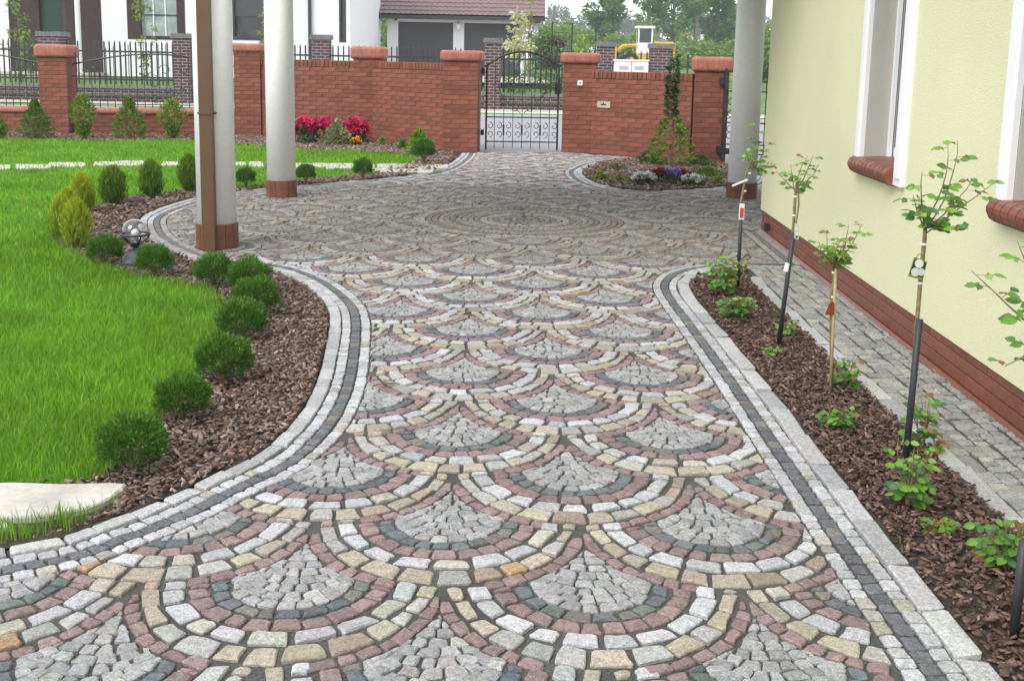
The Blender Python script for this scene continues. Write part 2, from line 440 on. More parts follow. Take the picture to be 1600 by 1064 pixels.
# rosette and the rings round the columns
def full_ring(c, r0_, r1_, L_, colr, gap, rise, keep=None):
    for p in ring_cells(r0_, r1_, math.pi, L_):
        p = [(c[0]+a, c[1]+b) for a, b in p]
        if keep is None or keep(cen(p)): stones.append((p, colr, gap, rise))
rr = .02
for wd_, cc, L_ in [(.06, BLUE, .06), (.055, GREY, .06), (.055, BLUE, .06), (.055, GREY, .06), (.055, RED, .065), (.055, GREY, .06), (.075, WHITE, .09), (.055, RED, .06), (.055, GREY, .06),
                    (.055, YEL, .07), (.055, GREY, .06), (.055, BLUE, .06), (.055, GREY, .06), (.055, YEL, .06), (.06, RED, .065), (.06, RED, .065), (.085, WHITE, .1)]:
    full_ring(tuple(ROS), rr, rr+wd_, L_, cc, .005, .003); rr += wd_
pave_t = [tuple(p) for p in seg]
for c, r_ in COLS:
    for k, cc in enumerate((WHITE, BLUE, WHITE)):
        full_ring(c, r_+.01+.058*k, r_+.066+.058*k, .06, cc, .004, .003, keep=lambda q: inpoly([q], pave_t)[0])
fan_stones = stones
def row_cells(line, o0, o1, L_, jl=.2):
    A, B = offset(line, o0), offset(line, o1); out = []
    l = np.concatenate([[0], np.cumsum(np.linalg.norm(np.diff((A+B)/2, axis=0), axis=1))]); s = random.uniform(0, L_)
    at = lambda X, q: (float(np.interp(q, l, X[:, 0])), float(np.interp(q, l, X[:, 1])))
    while s < l[-1]-L_:
        e = s+L_*random.uniform(1-jl, 1+jl)
        k = L_*.05
        out.append([at(A, s+random.uniform(-k, k)), at(A, e+random.uniform(-k, k)), at(B, e+random.uniform(-k, k)), at(B, s+random.uniform(-k, k))]); s = e
    return out
BWHITE, BDARK, KERB = (.45, .45, .455), (.135, .14, .15), (.42, .42, .415)
border = []
def three_rows(line, start, sgn, L_=.058):
    for k, cc in enumerate((BWHITE, BDARK, BWHITE)):
        for p in row_cells(line, sgn*(start+k*RW_), sgn*(start+(k+1)*RW_), L_):
            c2 = cc
            if cc is BDARK and random.random() < .1: c2 = (.19, .175, .15)
            if cc is BWHITE and random.random() < .12: c2 = (.38, .36, .31)
            border.append((p, c2, .0035, .004))
three_rows(kerbL, KL, 1, .06); three_rows(kerbR, KR, -1, .06); three_rows(bedF, .07, 1, .06)
hb = np.array([(XW(8.2)-.008, 8.2), (XW(9.9)-.008, 9.88)]); hb = np.stack([np.interp(np.linspace(0, 1, 60), [0, 1], hb[:, k]) for k in (0, 1)], 1)
three_rows(hb, 0.0, -1)
cross = np.array([(1.72, 8.16), (XW(8.16)-.03, 8.16)]); cross = np.stack([np.interp(np.linspace(0, 1, 20), [0, 1], cross[:, k]) for k in (0, 1)], 1)
for p in row_cells(cross, 0, .05, .06): border.append((p, BWHITE, .0035, .003))
kerbs = [(p, KERB, .003, .012) for p in row_cells(kerbL, .004, KL, .15, .3)]
kerbs += [(p, KERB, .003, .016) for p in row_cells(kerbR, -.002, -KR, .30, .2)]
kerbs += [(p, KERB, .003, .012) for p in row_cells(bedF, .004, .07, .25, .2)]
kerb2 = smooth_line([(1.67, .9), (1.675, 3.5), (1.668, 5.5), (1.66, 6.8), (1.665, 7.4), (1.72, 8.0)])
kerbs += [(p, KERB, .003, .012) for p in row_cells(kerb2, .0, .085, .38, .25)]
foot = []
yy = 1.0
lanes = [(.0, .07), (.07, .14), (.14, .20), (.20, .26), (.26, .32), (.32, .37), (.37, .43)]
for a, b in lanes:
    s = .95+random.uniform(0, .06)
    while s < 8.08:
        e = s+random.uniform(.052, .085) if a > .06 else s+random.uniform(.07, .1)
        x0 = 1.757+a; x1 = 1.757+b
        wob = .006*math.sin(s*9+a*40)
        p = [(x0+random.uniform(-.004, .004)+wob, s+.12*(x0-1.757)), (x1+random.uniform(-.004, .004)+wob, s+.12*(x1-1.757)+random.uniform(-.008, .008)),
             (x1+random.uniform(-.004, .004)+wob, e+.12*(x1-1.757)+random.uniform(-.008, .008)), (x0+random.uniform(-.004, .004)+wob, e+.12*(x0-1.757))]
        p = clip_half(p, (XW(s)-.004, s), (-1, 0))
        if len(p) >= 3 and abs(area2(p)) > 3e-4: foot.append((p, (.30, .30, .28) if random.random() < .7 else (.36, .345, .30), .0042, .004))
        s = e
# ---- stone solids
def inset(p, d):
    n = len(p); o = []
    for i in range(n):
        a, b, c = p[i-1], p[i], p[(i+1) % n]
        l1 = math.hypot(b[0]-a[0], b[1]-a[1]); l2 = math.hypot(c[0]-b[0], c[1]-b[1])
        if l1 < 1e-6 or l2 < 1e-6: return None
        n1 = (-(b[1]-a[1])/l1, (b[0]-a[0])/l1); n2 = (-(c[1]-b[1])/l2, (c[0]-b[0])/l2)
        k = 1+n1[0]*n2[0]+n1[1]*n2[1]
        if k < .25: k = .25
        o.append((b[0]+(n1[0]+n2[0])*d/k, b[1]+(n1[1]+n2[1])*d/k))
    return o
def stone_solid(p, gap, rise, near, c):
    if area2(p) < 0: p = p[::-1]
    pp = [p[i] for i in range(len(p)) if math.hypot(p[i][0]-p[i-1][0], p[i][1]-p[i-1][1]) > .007]
    if len(pp) < 3: return None
    A0 = area2(pp); q = inset(pp, gap*random.uniform(.8, 1.35))
    if not q or area2(q) < A0*.25: return None
    p = q; n = len(p); g = cen(p)
    if near:
        o = []
        for i in range(n):
            a, b = p[i], p[(i+1) % n]; l = math.hypot(b[0]-a[0], b[1]-a[1]); e = min(.3, random.uniform(.003, .008)/l)
            j = .0025
            for f_ in ((e, 1-e) if n > 4 else (e, .5, 1-e)):
                o.append((a[0]+(b[0]-a[0])*f_+random.uniform(-j, j), a[1]+(b[1]-a[1])*f_+random.uniform(-j, j)))
        q = o
    else: q = p
    n = len(q); zt = .0070+rise*.7+random.uniform(-.002, .0028)
    d_in = random.uniform(.0028, .0046)
    tx, ty = random.uniform(-.05, .05), random.uniform(-.05, .05)
    sz = math.sqrt(area2(q)); ins = max(.6, 1-2*d_in/sz)
    inner = [(g[0]+(x-g[0])*ins, g[1]+(y-g[1])*ins) for x, y in q] if sz < .13 else (inset(p, .006) if not near else None)
    if inner is None:
        inner = []
        for x, y in q:
            dx, dy = g[0]-x, g[1]-y; l = math.hypot(dx, dy); inner.append((x+dx/l*.009, y+dy/l*.009))
    V = [(x, y, -.004) for x, y in q]+[(x, y, zt-.0034+random.uniform(-.0012, .0008)+tx*(x-g[0])+ty*(y-g[1])) for x, y in q] + \
        [(x, y, zt+tx*(x-g[0])+ty*(y-g[1])+random.uniform(-.0012, .0012)) for x, y in inner]
    Fs = [(i, (i+1) % n, n+(i+1) % n, n+i) for i in range(n)]+[(n+i, n+(i+1) % n, 2*n+(i+1) % n, 2*n+i) for i in range(n)]
    if near:
        V.append((g[0]+random.uniform(-.01, .01), g[1]+random.uniform(-.01, .01), zt+random.uniform(-.0008, .0018)))
        Fs += [(2*n+i, 2*n+(i+1) % n, 3*n) for i in range(n)]
    else: Fs.append(tuple(range(2*n, 3*n)))
    return V, Fs
def score(p):
    g = cen(p); x, y, z = proj((g[0], g[1], .01))
    if not (10 < x < 1590 and -50 < y < 1055) or z < .3: return 0
    d = math.hypot(g[0], g[1]); return abs(area2(p))/d**3
def lay(items, parent, name, stuff_name, keep=300, color_fn=scol):
    sc_ = sorted(range(len(items)), key=lambda i: -score(items[i][0])); top = set(sc_[:keep]); rest = MB()
    for i, (p, c, gap, rise) in enumerate(items):
        g = cen(p); near = g[1] < 6.5
        if g[1] < 1.6: continue
        r_ = stone_solid(p, gap, rise, near, c)
        if not r_: continue
        cc = color_fn(c)
        if -3.2 < g[0] and 8.1+.1*random.random() < g[1] < 12.9+.2*random.random():      # under the porch roof: unwashed sand dust, plus roof shade mixed into the colour
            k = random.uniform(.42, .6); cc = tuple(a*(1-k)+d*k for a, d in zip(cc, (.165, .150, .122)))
        if i in top and score(p) > 0:
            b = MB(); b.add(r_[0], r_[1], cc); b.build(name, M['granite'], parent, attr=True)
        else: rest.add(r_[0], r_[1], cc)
    if rest.v: tag(rest.build(stuff_name, M['granite'], parent, attr=True), kind='stuff')
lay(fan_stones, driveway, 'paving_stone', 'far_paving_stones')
bb = MB(); bb.poly([tuple(p) for p in offset(kerbL, .01)[:8:3]]+[tuple(p) for p in offset(kerbL, .06)[:8:3]][::-1], .002)
paved_border = tag(bb.build('paved_border', M['sand']), kind='structure')
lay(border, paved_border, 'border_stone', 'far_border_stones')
kb = MB(); kb.box((1.17, 1.0, -.03), (1.21, 1.5, .001)); kerb_o = tag(kb.build('kerb', M['sand']), kind='structure')
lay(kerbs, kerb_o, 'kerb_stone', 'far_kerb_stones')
footpath = structure('footpath', [(1.75, .9), (XW(.9), .9), (XW(8.15), 8.15), (1.75, 8.15)], .002, M['sand'])
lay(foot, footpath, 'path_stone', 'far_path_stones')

# ================================================================== LAWN, BEDS, MULCH
lawn_edge_px = [(-60, 764), (60, 762), (140, 757), (185, 725), (245, 660), (300, 600), (335, 540), (345, 495), (335, 470), (300, 453), (240, 443), (170, 427),
                (120, 405), (88, 385), (76, 362), (85, 345), (115, 334), (150, 325), (175, 318), (220, 308), (260, 303), (300, 298), (370, 296), (420, 292), (465, 285), (513, 281), (586, 273)]
edge = smooth_line([G(*p) for p in lawn_edge_px], .06)
back_px = [(610, 263), (652, 256), (640, 246), (560, 238), (464, 236), (300, 222), (150, 222), (0, 219)]
back = smooth_line([G(*p) for p in back_px], .1)
LAWN = [tuple(p) for p in edge]+[tuple(p) for p in back]+[(-16, 18.2), (-16, 3.6)]
lawn = structure('lawn', LAWN, .012, M['turf'])
kout = kerbL
bedA = [tuple(p) for p in offset(kerbL, -.004)[20::3]][:-8]+[tuple(p) for p in edge[::-1]]
bedB = [tuple(p) for p in back]+[(-16, 18.2), (-16, 19.7), G(86, 211), G(391, 214), G(575, 223), G(690, 237), (-.95, 17.3), (-.93, 16.2), (-1.0, 15.3), G(660, 268), G(600, 272)]
bedC = [tuple(p) for p in offset(kerbR, .004)[4::3]]+[tuple(p) for p in kerb2[::-1][::4]]
bedD = [tuple(p) for p in offset(bedF, -.004)[::3]]+[(3.3, 15.9), (2.95, 16.2), (2.0, 16.95)]
for nm, pl in (('mulch_bed', bedA), ('mulch_bed', bedB), ('mulch_bed', bedC), ('mulch_bed', bedD)):
    structure(nm, pl, .006, M['soil'])
NOCHIP = [G(-300, 764), G(206, 764), G(192, 786), G(160, 808), G(110, 834), G(0, 862), G(-300, 880)]
def chips(polys, cname, palette):
    V, Fc, C = [], [], []
    base = np.array([(-1, -1, 0), (1, -1, 0), (1, 1, 0), (-1, 1, 0), (-1, -1, 1), (1, -1, 1), (1, 1, 1), (-1, 1, 1)], float)
    fc = np.array([(4, 5, 6, 7), (0, 1, 5, 4), (1, 2, 6, 5), (2, 3, 7, 6), (3, 0, 4, 7)])
    for pl in polys:
        dens = lambda q: np.where(q[:, 1] < 6, 3600, np.where(q[:, 1] < 9, 2300, 800))
        q = scatter(pl, dens, 3600); q = q[(q[:, 1] > 2.2) & (q[:, 0] > -11)]; q = q[~inpoly(q, NOCHIP)]
        n = len(q); far = np.clip(q[:, 1]/8, .8, 1.7)
        L_ = rng.uniform(.006, .020, n)*far; W_ = L_*rng.uniform(.3, .75, n); T = rng.uniform(.003, .007, n)*far
        a = rng.uniform(0, 6.283, n); tl = rng.normal(0, .32, n); tr = rng.normal(0, .3, n)
        d = np.stack([np.cos(a)*np.cos(tl), np.sin(a)*np.cos(tl), np.sin(tl)], 1)
        s_ = np.stack([-np.sin(a), np.cos(a), tr], 1); s_ /= np.linalg.norm(s_, axis=1, keepdims=True)
        nn = np.cross(d, s_)
        z = .010+rng.uniform(0, .018, n)+np.abs(np.sin(tl))*L_*.6
        o = np.stack([q[:, 0], q[:, 1], z], 1)
        taper = 1-rng.uniform(.1, .6, (n, 1, 1))*(base[None, :, :1] > 0)
        B = base[None]*np.ones((n, 1, 1))
        pts = o[:, None]+B[..., :1]*(L_[:, None]*1)[..., None]*d[:, None]+B[..., 1:2]*taper*W_[:, None, None]*s_[:, None]+B[..., 2:]*T[:, None, None]*nn[:, None]
        pts += rng.normal(0, .0012, pts.shape)
        k = len(V) and sum(len(x) for x in V)
        V.append(pts.reshape(-1, 3)); Fc.append((np.arange(n)*8)[:, None, None]+fc[None]+k)
        pal = np.array(palette)[rng.integers(0, len(palette), n)]*rng.uniform(.75, 1.6, (n, 1))
        C.append(np.repeat(pal, 8, 0))
    me = fast_mesh(cname, np.concatenate(V), np.concatenate([f.reshape(-1, 4) for f in Fc]), np.concatenate(C))
    return link(cname, me, M['chip'])
PAL = [(.155, .095, .068), (.12, .074, .055), (.19, .13, .10), (.25, .19, .155), (.07, .046, .038), (.165, .115, .09), (.10, .07, .055)]
PALD = [(.10, .052, .036), (.072, .040, .030), (.13, .075, .055), (.165, .105, .08), (.05, .03, .024)]
tag(chips([bedA, bedB, bedD], 'bark_mulch', PAL), 'reddish brown bark chips covering the planting beds along lawn and wall', 'mulch', kind='stuff')
tag(chips([bedC], 'bark_mulch', PALD), 'dark brown bark chips in the narrow rose bed beside the house', 'mulch', kind='stuff')

def blades(q, h, wd, c1, c2, name):
    n = len(q); a = rng.uniform(0, 6.283, n); lean = rng.normal(0, .33, (n, 2))
    hh = h*rng.uniform(.55, 1.25, n); ww = wd*rng.uniform(.7, 1.3, n)
    z0 = .008
    s_ = np.stack([np.cos(a), np.sin(a), np.zeros(n)], 1)*ww[:, None]/2
    b = np.stack([q[:, 0], q[:, 1], np.full(n, z0)], 1)
    mid = b+np.stack([lean[:, 0]*hh*.35, lean[:, 1]*hh*.35, hh*.6], 1)
    tip = b+np.stack([lean[:, 0]*hh, lean[:, 1]*hh, hh*.95], 1)
    V = np.stack([b-s_, b+s_, mid+s_*.8, mid-s_*.8, tip], 1).reshape(-1, 3)
    i = np.arange(n)[:, None]*5
    tris = np.concatenate([i+np.array([[0, 1, 2]]), i+np.array([[0, 2, 3]]), i+np.array([[3, 2, 4]])])
    k = rng.uniform(0, 1, (n, 1)); C = np.array(c1)*(1-k)+np.array(c2)*k
    dry = rng.uniform(0, 1, n) < .025; C[dry] = (.30, .27, .10)
    return fast_mesh(name, V, tris, np.repeat(C, 5, 0))
def gd(q):
    d = q[:, 1]; vis = (np.abs(q[:, 0]/np.maximum(d, .1)) < .52) & (q[:, 1] > 3.2)
    return np.where(vis, np.where(d < 6, 9000, np.where(d < 9, 4200, np.where(d < 13, 1900, 900))), 0)
q = scatter(LAWN, gd, 9000)
near = q[:, 1] < 9
me = blades(q, np.where(near, .062, .05), np.interp(q[:, 1], [3, 6, 10, 20], [.0032, .0042, .008, .016]), (.12, .285, .016), (.235, .44, .032), 'grass')
go = link('grass', me, M['grass']); tag(go, 'bright green lawn grass left of the paved driveway', 'grass', kind='stuff')
# ragged longer grass at the lawn's edge and round the near slab
eq = edge[rng.integers(8, len(edge)-60, 2600)]+rng.normal(0, .035, (2600, 2))
strip = [G(0, 832), G(150, 806), G(205, 775), G(215, 768), G(120, 832), G(0, 856), (-1.9, 3.1)]
sq = scatter(strip, lambda q: np.full(len(q), 5200), 5200)
eq = np.concatenate([eq, sq])
tag(link('grass_tufts', blades(eq, .075, .0038, (.10, .25, .014), (.22, .39, .03), 'grass_tufts'), M['grass']), 'longer grass along lawn edge and beside the sandstone slab', 'grass', kind='stuff')

# ---- slabs
def slab(px, name, parent, z0, th, jagged=True):
    p = [G(*q) for q in px]
    p = p if area2(p) > 0 else p[::-1]
    o = []
    for i in range(len(p)):
        a, b = np.array(p[i]), np.array(p[(i+1) % len(p)])
        for t in (.08, .36, .64, .92): o.append(tuple(a+(b-a)*t+rng.normal(0, .004, 2)))
    n = len(o); g = cen(o); b = MB()
    V = [(x, y, z0) for x, y in o]+[(x, y, z0+th-.006) for x, y in o]+[(g[0]+(x-g[0])*.97, g[1]+(y-g[1])*.97, z0+th+random.uniform(-.002, .002)) for x, y in o]
    b.add(V, [(i, (i+1) % n, n+(i+1) % n, n+i) for i in range(n)]+[(n+i, n+(i+1) % n, 2*n+(i+1) % n, 2*n+i) for i in range(n)]+[tuple(range(2*n, 3*n))])
    return b.build(name, M['slab'], parent)
o = slab([(-90, 768), (200, 767), (186, 782), (148, 803), (60, 818), (-90, 829)], 'stone_slab', None, .0, .03)
tag(o, 'large pale sandstone slab lying between lawn and driveway kerb', 'slab')
slab([(-90, 822), (12, 823), (20, 832), (-90, 842)], 'stone_slab', None, .0, .02)
tag(bpy.data.objects['stone_slab.001'], 'small piece of pale slab at the left picture edge below the large slab', 'slab')
pb = MB(); pb.poly([G(0, 268), G(690, 272), G(690, 264), G(0, 263)], .014); path = tag(pb.build('slab_path', M['turf']), kind='structure')
for (x0, x1, y0, y1) in [(-40, 17, 262, 268), (26, 79, 261, 267), (79, 135, 258.5, 264), (147, 182, 257, 262), (182, 228, 255.5, 262.5), (253, 290, 257, 262), (296, 330, 257, 263), (340, 366, 257, 263), (370, 384, 257.5, 262), (388, 412, 256.5, 264),
                         (420, 455, 258, 264), (462, 488, 259, 265), (490, 507, 259, 265), (509, 556, 259, 267), (566, 586, 260, 268), (590, 644, 260, 265.8), (586, 627, 266.4, 272.5), (630, 676, 267.8, 274), (646, 670, 262, 267), (672, 700, 261, 266.8)]:
    r_ = lambda a: random.uniform(-a, a)
    slab([(x0+r_(2), y1+r_(.4)), (x1+r_(2), y1+r_(.4)), (x1+r_(3), y0+r_(.4)), (x0+r_(3), y0+r_(.4))], 'slab', path, .012, .026)

# ---- a twig dropped on the path
tx, ty = G(600, 607); b = MB(); b.tube([(tx-.05, ty-.02, .016), (tx-.015, ty-.004, .024), (tx+.03, ty+.012, .021), (tx+.055, ty+.028, .018)], [.003, .0045, .004, .002], 6)
tag(b.build('twig', M['stem']), 'small brown twig lying on the paving near the left border rows', 'twig')
# ================================================================== BRICK FENCE
def chamfer_box(sx, sy, sz, e):
    bm = bmesh.new(); bmesh.ops.create_cube(bm, size=1)
    for v in bm.verts: v.co = (v.co.x*sx, v.co.y*sy, v.co.z*sz)
    bmesh.ops.bevel(bm, geom=bm.edges[:], offset=e, segments=1, affect='EDGES'); return bm
BRICK = {}
def brick_mesh(L_, D, Hh):
    k = (round(L_, 3), round(D, 3), round(Hh, 3))
    if k not in BRICK:
        bm = chamfer_box(L_, D, Hh, .004); me = bpy.data.meshes.new('brick'); bm.to_mesh(me); bm.free(); me.materials.append(M['brick']); BRICK[k] = me
    return BRICK[k]
PITCHZ = .075
def put_brick(parent, me, c, ang):
    o = bpy.data.objects.new('brick', me); col.objects.link(o); o.parent = parent
    o.matrix_parent_inverse = Matrix.Translation(-parent.location)
    o.location = (c[0]+random.uniform(-.001, .001), c[1]+random.uniform(-.0015, .0015), c[2]); o.rotation_euler = (0, 0, ang)
    return o
def brick_run(parent, p0, p1, z0, courses, th=.25, rowlock=True):
    """a wall from p0 to p1; bricks on the face to the right of travel (towards the camera)"""
    a, b = np.array(p0), np.array(p1); L_ = np.linalg.norm(b-a); d = (b-a)/L_; n = np.array([d[1], -d[0]]); ang = math.atan2(d[1], d[0])
    zt = z0+courses*PITCHZ
    core = MB(); core.obox(a, b, th-.014, z0-.03, zt); core.build('mortar_core', M['mortar'], parent)
    for k in range(courses):
        s = -.125 if k % 2 else 0.0
        while s < L_-.02:
            e = min(s+.25, L_); s_ = max(s, 0)
            if e-s_ > .03:
                me = brick_mesh(e-s_-.010, .1, PITCHZ-.008); c = a+d*(s_+e)/2+n*(th/2-.05)
                put_brick(parent, me, (c[0], c[1], z0+(k+.5)*PITCHZ), ang)
            s += .25
    if rowlock:
        nn = int(L_/.077); st = L_/nn
        for i in range(nn):
            c = a+d*(i+.5)*st
            put_brick(parent, brick_mesh(st-.009, th+.012, .112), (c[0], c[1], zt+.061), ang)
def round_box_mesh(sx, sy, sz, r_):
    bm = bmesh.new(); bmesh.ops.create_cube(bm, size=1)
    for v in bm.verts: v.co = (v.co.x*sx, v.co.y*sy, v.co.z*sz)
    bmesh.ops.bevel(bm, geom=bm.edges[:], offset=r_, segments=5, profile=.55, affect='EDGES')
    me = bpy.data.meshes.new('cap'); bm.to_mesh(me); bm.free(); me.polygons.foreach_set('use_smooth', [True]*len(me.polygons)); return me
# joints between the cap bricks
def cap_mat(name, step):
    m_ = mat(name, (.35, .125, .085), .65, n1=(14, .2), n2=(3, .12), bump=None); t = m_.node_tree; N = t.nodes; L = t.links; bs = N['Principled BSDF']
    tc = N.new('ShaderNodeTexCoord'); sp = N.new('ShaderNodeSeparateXYZ'); L.new(tc.outputs['Object'], sp.inputs[0])
    def frac(sock):
        a = N.new('ShaderNodeMath'); a.operation = 'DIVIDE'; a.inputs[1].default_value = step; L.new(sock, a.inputs[0])
        b = N.new('ShaderNodeMath'); b.operation = 'FRACT'; L.new(a.outputs[0], b.inputs[0])
        c = N.new('ShaderNodeMath'); c.operation = 'LESS_THAN'; c.inputs[1].default_value = .13; L.new(b.outputs[0], c.inputs[0]); return c.outputs[0]
    src = bs.inputs['Base Color'].links[0].from_socket
    mx = N.new('ShaderNodeMix'); mx.data_type = 'RGBA'; L.new(frac(sp.outputs[0]), mx.inputs[0]); L.new(src, mx.inputs[6]); mx.inputs[7].default_value = (.24, .105, .08, 1)
    L.new(mx.outputs[2], bs.inputs['Base Color']); return m_
M['cap'] = cap_mat('cap_brick_course', .077)
def pillar(px, py, label, ang=0.0, hgt=1.60, wid=.50, shift=(0, 0)):
    c = G(px, py); c = (c[0]+shift[0], c[1]+wid/2+shift[1])
    t = empty('brick_pillar', (c[0], c[1], 0), label, 'pillar', 'brick fence pillars')
    courses = int((hgt-.16)/PITCHZ); zt = courses*PITCHZ; h_ = wid/2
    core = MB(); ca, sa = math.cos(ang), math.sin(ang)
    rot = lambda x, y: (c[0]+x*ca-y*sa, c[1]+x*sa+y*ca)
    k = h_-.006
    q = [rot(-k, -k), rot(k, -k), rot(k, k), rot(-k, k)]
    core.hexa([(x, y, -.03) for x, y in q]+[(x, y, zt) for x, y in q]); core.build('mortar_core', M['mortar'], t)
    for i in range(courses):
        z = (i+.5)*PITCHZ
        for s in (-1, 1):
            fr = (.25, .25) if i % 2 else (.125, .25, .125)
            x = -wid/2
            for l in fr:
                l_ = l*wid/.5; p = rot(x+l_/2, s*(h_-.055)); put_brick(t, brick_mesh(l_-.010, .11, PITCHZ-.008), (p[0], p[1], z), ang); x += l_
            y = -wid/2+.112
            for l in ((wid-.224)/2,)*2 if i % 2 else (wid-.224,):
                p = rot(s*(h_-.055), y+l/2); put_brick(t, brick_mesh(l-.010, .11, PITCHZ-.008), (p[0], p[1], z), ang+math.pi/2); y += l
    me = round_box_mesh(wid+.10, wid+.10, hgt-zt, .06)
    o = link('cap', me, M['cap'], t); o.location = (c[0], c[1], (hgt+zt)/2+.002); o.rotation_euler = (0, 0, ang)
    return c
PF0 = pillar(86, 212, 'red brick fence pillar between iron railings, farthest left', .02, 1.57)
PF1 = pillar(391, 214, 'red brick pillar half hidden between the two white columns', .0, 1.66, .48, (0, -.15))
PF2 = pillar(575, 223, 'red brick pillar behind the red rhododendrons', -.05, 1.64, .48)
PF3 = pillar(720, 238.5, 'left red brick gate pillar with rounded cap', -.06, 1.60, .56)
PF4 = pillar(905, 239.5, 'right red brick gate pillar with small doorbell plate', -.10, 1.60, .54)
PF5 = pillar(1110, 256, 'red brick pillar at the driveway gate behind the flower bed', -.12, 1.57, .50)
def wall_between(c0, c1, w0, w1, label, courses=17, low=False):
    a, b = np.array(c0), np.array(c1); d = (b-a)/np.linalg.norm(b-a); a = a+d*w0; b = b-d*w1
    t = empty('brick_wall', ((a[0]+b[0])/2, (a[1]+b[1])/2, 0), label, 'wall', 'brick garden walls')
    brick_run(t, a, b, 0, courses, rowlock=not low)
    if low:
        L_ = np.linalg.norm(b-a); me = round_box_mesh(L_-.004, .33, .11, .05); o = link('coping', me, M['cap'], t)
        o.location = ((a[0]+b[0])/2, (a[1]+b[1])/2, courses*PITCHZ+.056); o.rotation_euler = (0, 0, math.atan2(d[1], d[0]))
    return a, b, t
PFm = (PF0[0]-3.5, PF0[1]-.02)
wl0 = wall_between(PFm, PF0, 0, .25, 'low red brick wall under the railings at the left picture edge', 5, True)
wl1 = wall_between(PF0, PF1, .25, .24, 'low red brick wall under the railings between pillar and columns', 5, True)
wall_between(PF1, PF2, .24, .24, 'tall red brick wall behind the second white column', 17)
wall_between(PF2, PF3, .22, .27, 'slanting tall red brick wall left of the garden gate', 17)
wR = wall_between(PF4, PF5, .27, .25, 'tall red brick wall with letter slot right of the gate', 16)

# ---- ironwork
def bar(mb, p0, p1, r_=.008): mb.tube([p0, p1], r_, 4)
def iron(name, parent, fn):
    b = MB(); fn(b); return b.build(name, M['iron'], parent)
def spiral(cx_, cz, r_, a0, turns, sgn, n=14):
    return [(cx_+r_*(1-.72*i/n)*math.cos(a0+sgn*turns*6.283*i/n), cz+r_*(1-.72*i/n)*math.sin(a0+sgn*turns*6.283*i/n)) for i in range(n+1)]
class Frame2:
    """a vertical plane for ironwork: s along, z up"""
    def __init__(s, a, b, off=0):
        s.a = np.array(a, float); d = np.array(b, float)-s.a; s.L = np.linalg.norm(d); s.d = d/s.L; s.n = np.array([s.d[1], -s.d[0]])
        s.a = s.a+s.n*off
    def P(s, t, z, o=0): p = s.a+s.d*t+s.n*o; return (float(p[0]), float(p[1]), float(z))
def railing(a, b, label, group):
    f = Frame2(a, b); L_ = f.L
    t = empty('iron_railing', f.P(L_/2, .49), label, 'railing', group)
    topz = lambda s: 1.24+.20*math.sin(math.pi*min(1, max(0, s/L_)))
    for z in (.545, 1.03): iron('rail', t, lambda m_: bar(m_, f.P(0, z), f.P(L_, z), .014))
    iron('curved_rail', t, lambda m_: m_.tube([f.P(L_*i/16, topz(L_*i/16)) for i in range(17)], .014, 5))
    n = int(L_/.125)
    for i in range(n):
        s = (i+.5)*L_/n
        iron('picket', t, lambda m_: m_.tube([f.P(s, .49), f.P(s, topz(s)+.16), f.P(s, topz(s)+.2)], [.008, .008, .001], 4))
    for i in range(n):
        s = (i+1)*L_/n
        def sc2(m_):
            for z, a0, sg in ((.66, 1.57, 1), (.80, -1.57, -1)):
                m_.tube([f.P(s+x, zz) for x, zz in spiral(0, z, .05, a0, .9, sg, 10)], .0055, 4)
        iron('scroll', t, sc2)
    # the large scrollwork in the middle of the panel
    m0 = L_*.62
    for sg in (-1, 1):
        for (dx, z, r_, a0) in ((.22, 1.16, .11, 0), (.42, .95, .13, 1.2), (.16, .80, .10, 3.0), (.40, .66, .09, 4.0)):
            iron('scroll', t, lambda m_: m_.tube([f.P(m0+sg*(dx+x-.05), z+zz) for x, zz in spiral(0, 0, r_, a0, 1.1, 1)], .007, 4))
    return t
railing(wl0[0], wl0[1], 'black iron railing on low wall at the left picture edge', 'iron railings')
railing(wl1[0], wl1[1], 'black iron railing with scrolls right of the leftmost brick pillar', 'iron railings')

# garden gate
gl, gr = G(757, 237.5), G(872, 239)
gy = .18
f = Frame2((gl[0], gl[1]+gy), (gr[0], gr[1]+gy)); W_ = f.L
gt = empty('garden_gate', f.P(W_/2, 0), 'black wrought iron garden gate with arched top and scrolls', 'gate')
for s in (.015, W_-.015): iron('gate_stile', gt, lambda m_: m_.tube([f.P(s, .02), f.P(s, 1.36)], .016, 6))
arch = lambda s: 1.36+.24*(1-((s-W_/2)/(W_/2))**2)
iron('arch', gt, lambda m_: m_.tube([f.P(W_*i/20, arch(W_*i/20)) for i in range(21)], .018, 6))
for z in (.155, .55): iron('rail', gt, lambda m_: bar(m_, f.P(0, z), f.P(W_, z), .014))
for i in range(1, 8):
    s = W_*i/8
    iron('bar', gt, lambda m_: m_.tube([f.P(s, .03), f.P(s, .06), f.P(s, arch(s)-.005 if i != 4 else 1.6)], [.002, .008, .008], 4))
for i in range(4):
    for sg in (-1, 1):
        def fn(m_):
            c0 = W_*(i+.5)/4
            a = [(c0+sg*(W_/16+x), .41+z) for x, z in spiral(0, 0, .058, 1.57 if sg > 0 else 1.57, .95, -sg, 12)][::-1]
            b = [(c0+sg*(W_/16+x), .28+z) for x, z in spiral(0, 0, .058, -1.57, .95, sg, 12)]
            side = [(c0+sg*W_/8.6, .43-.17*k/5) for k in range(6)]
            m_.tube([f.P(x, z) for x, z in a], .0065, 4); m_.tube([f.P(x, z) for x, z in b], .0065, 4); m_.tube([f.P(x, z) for x, z in side], .0065, 4)
        iron('scroll', gt, fn)
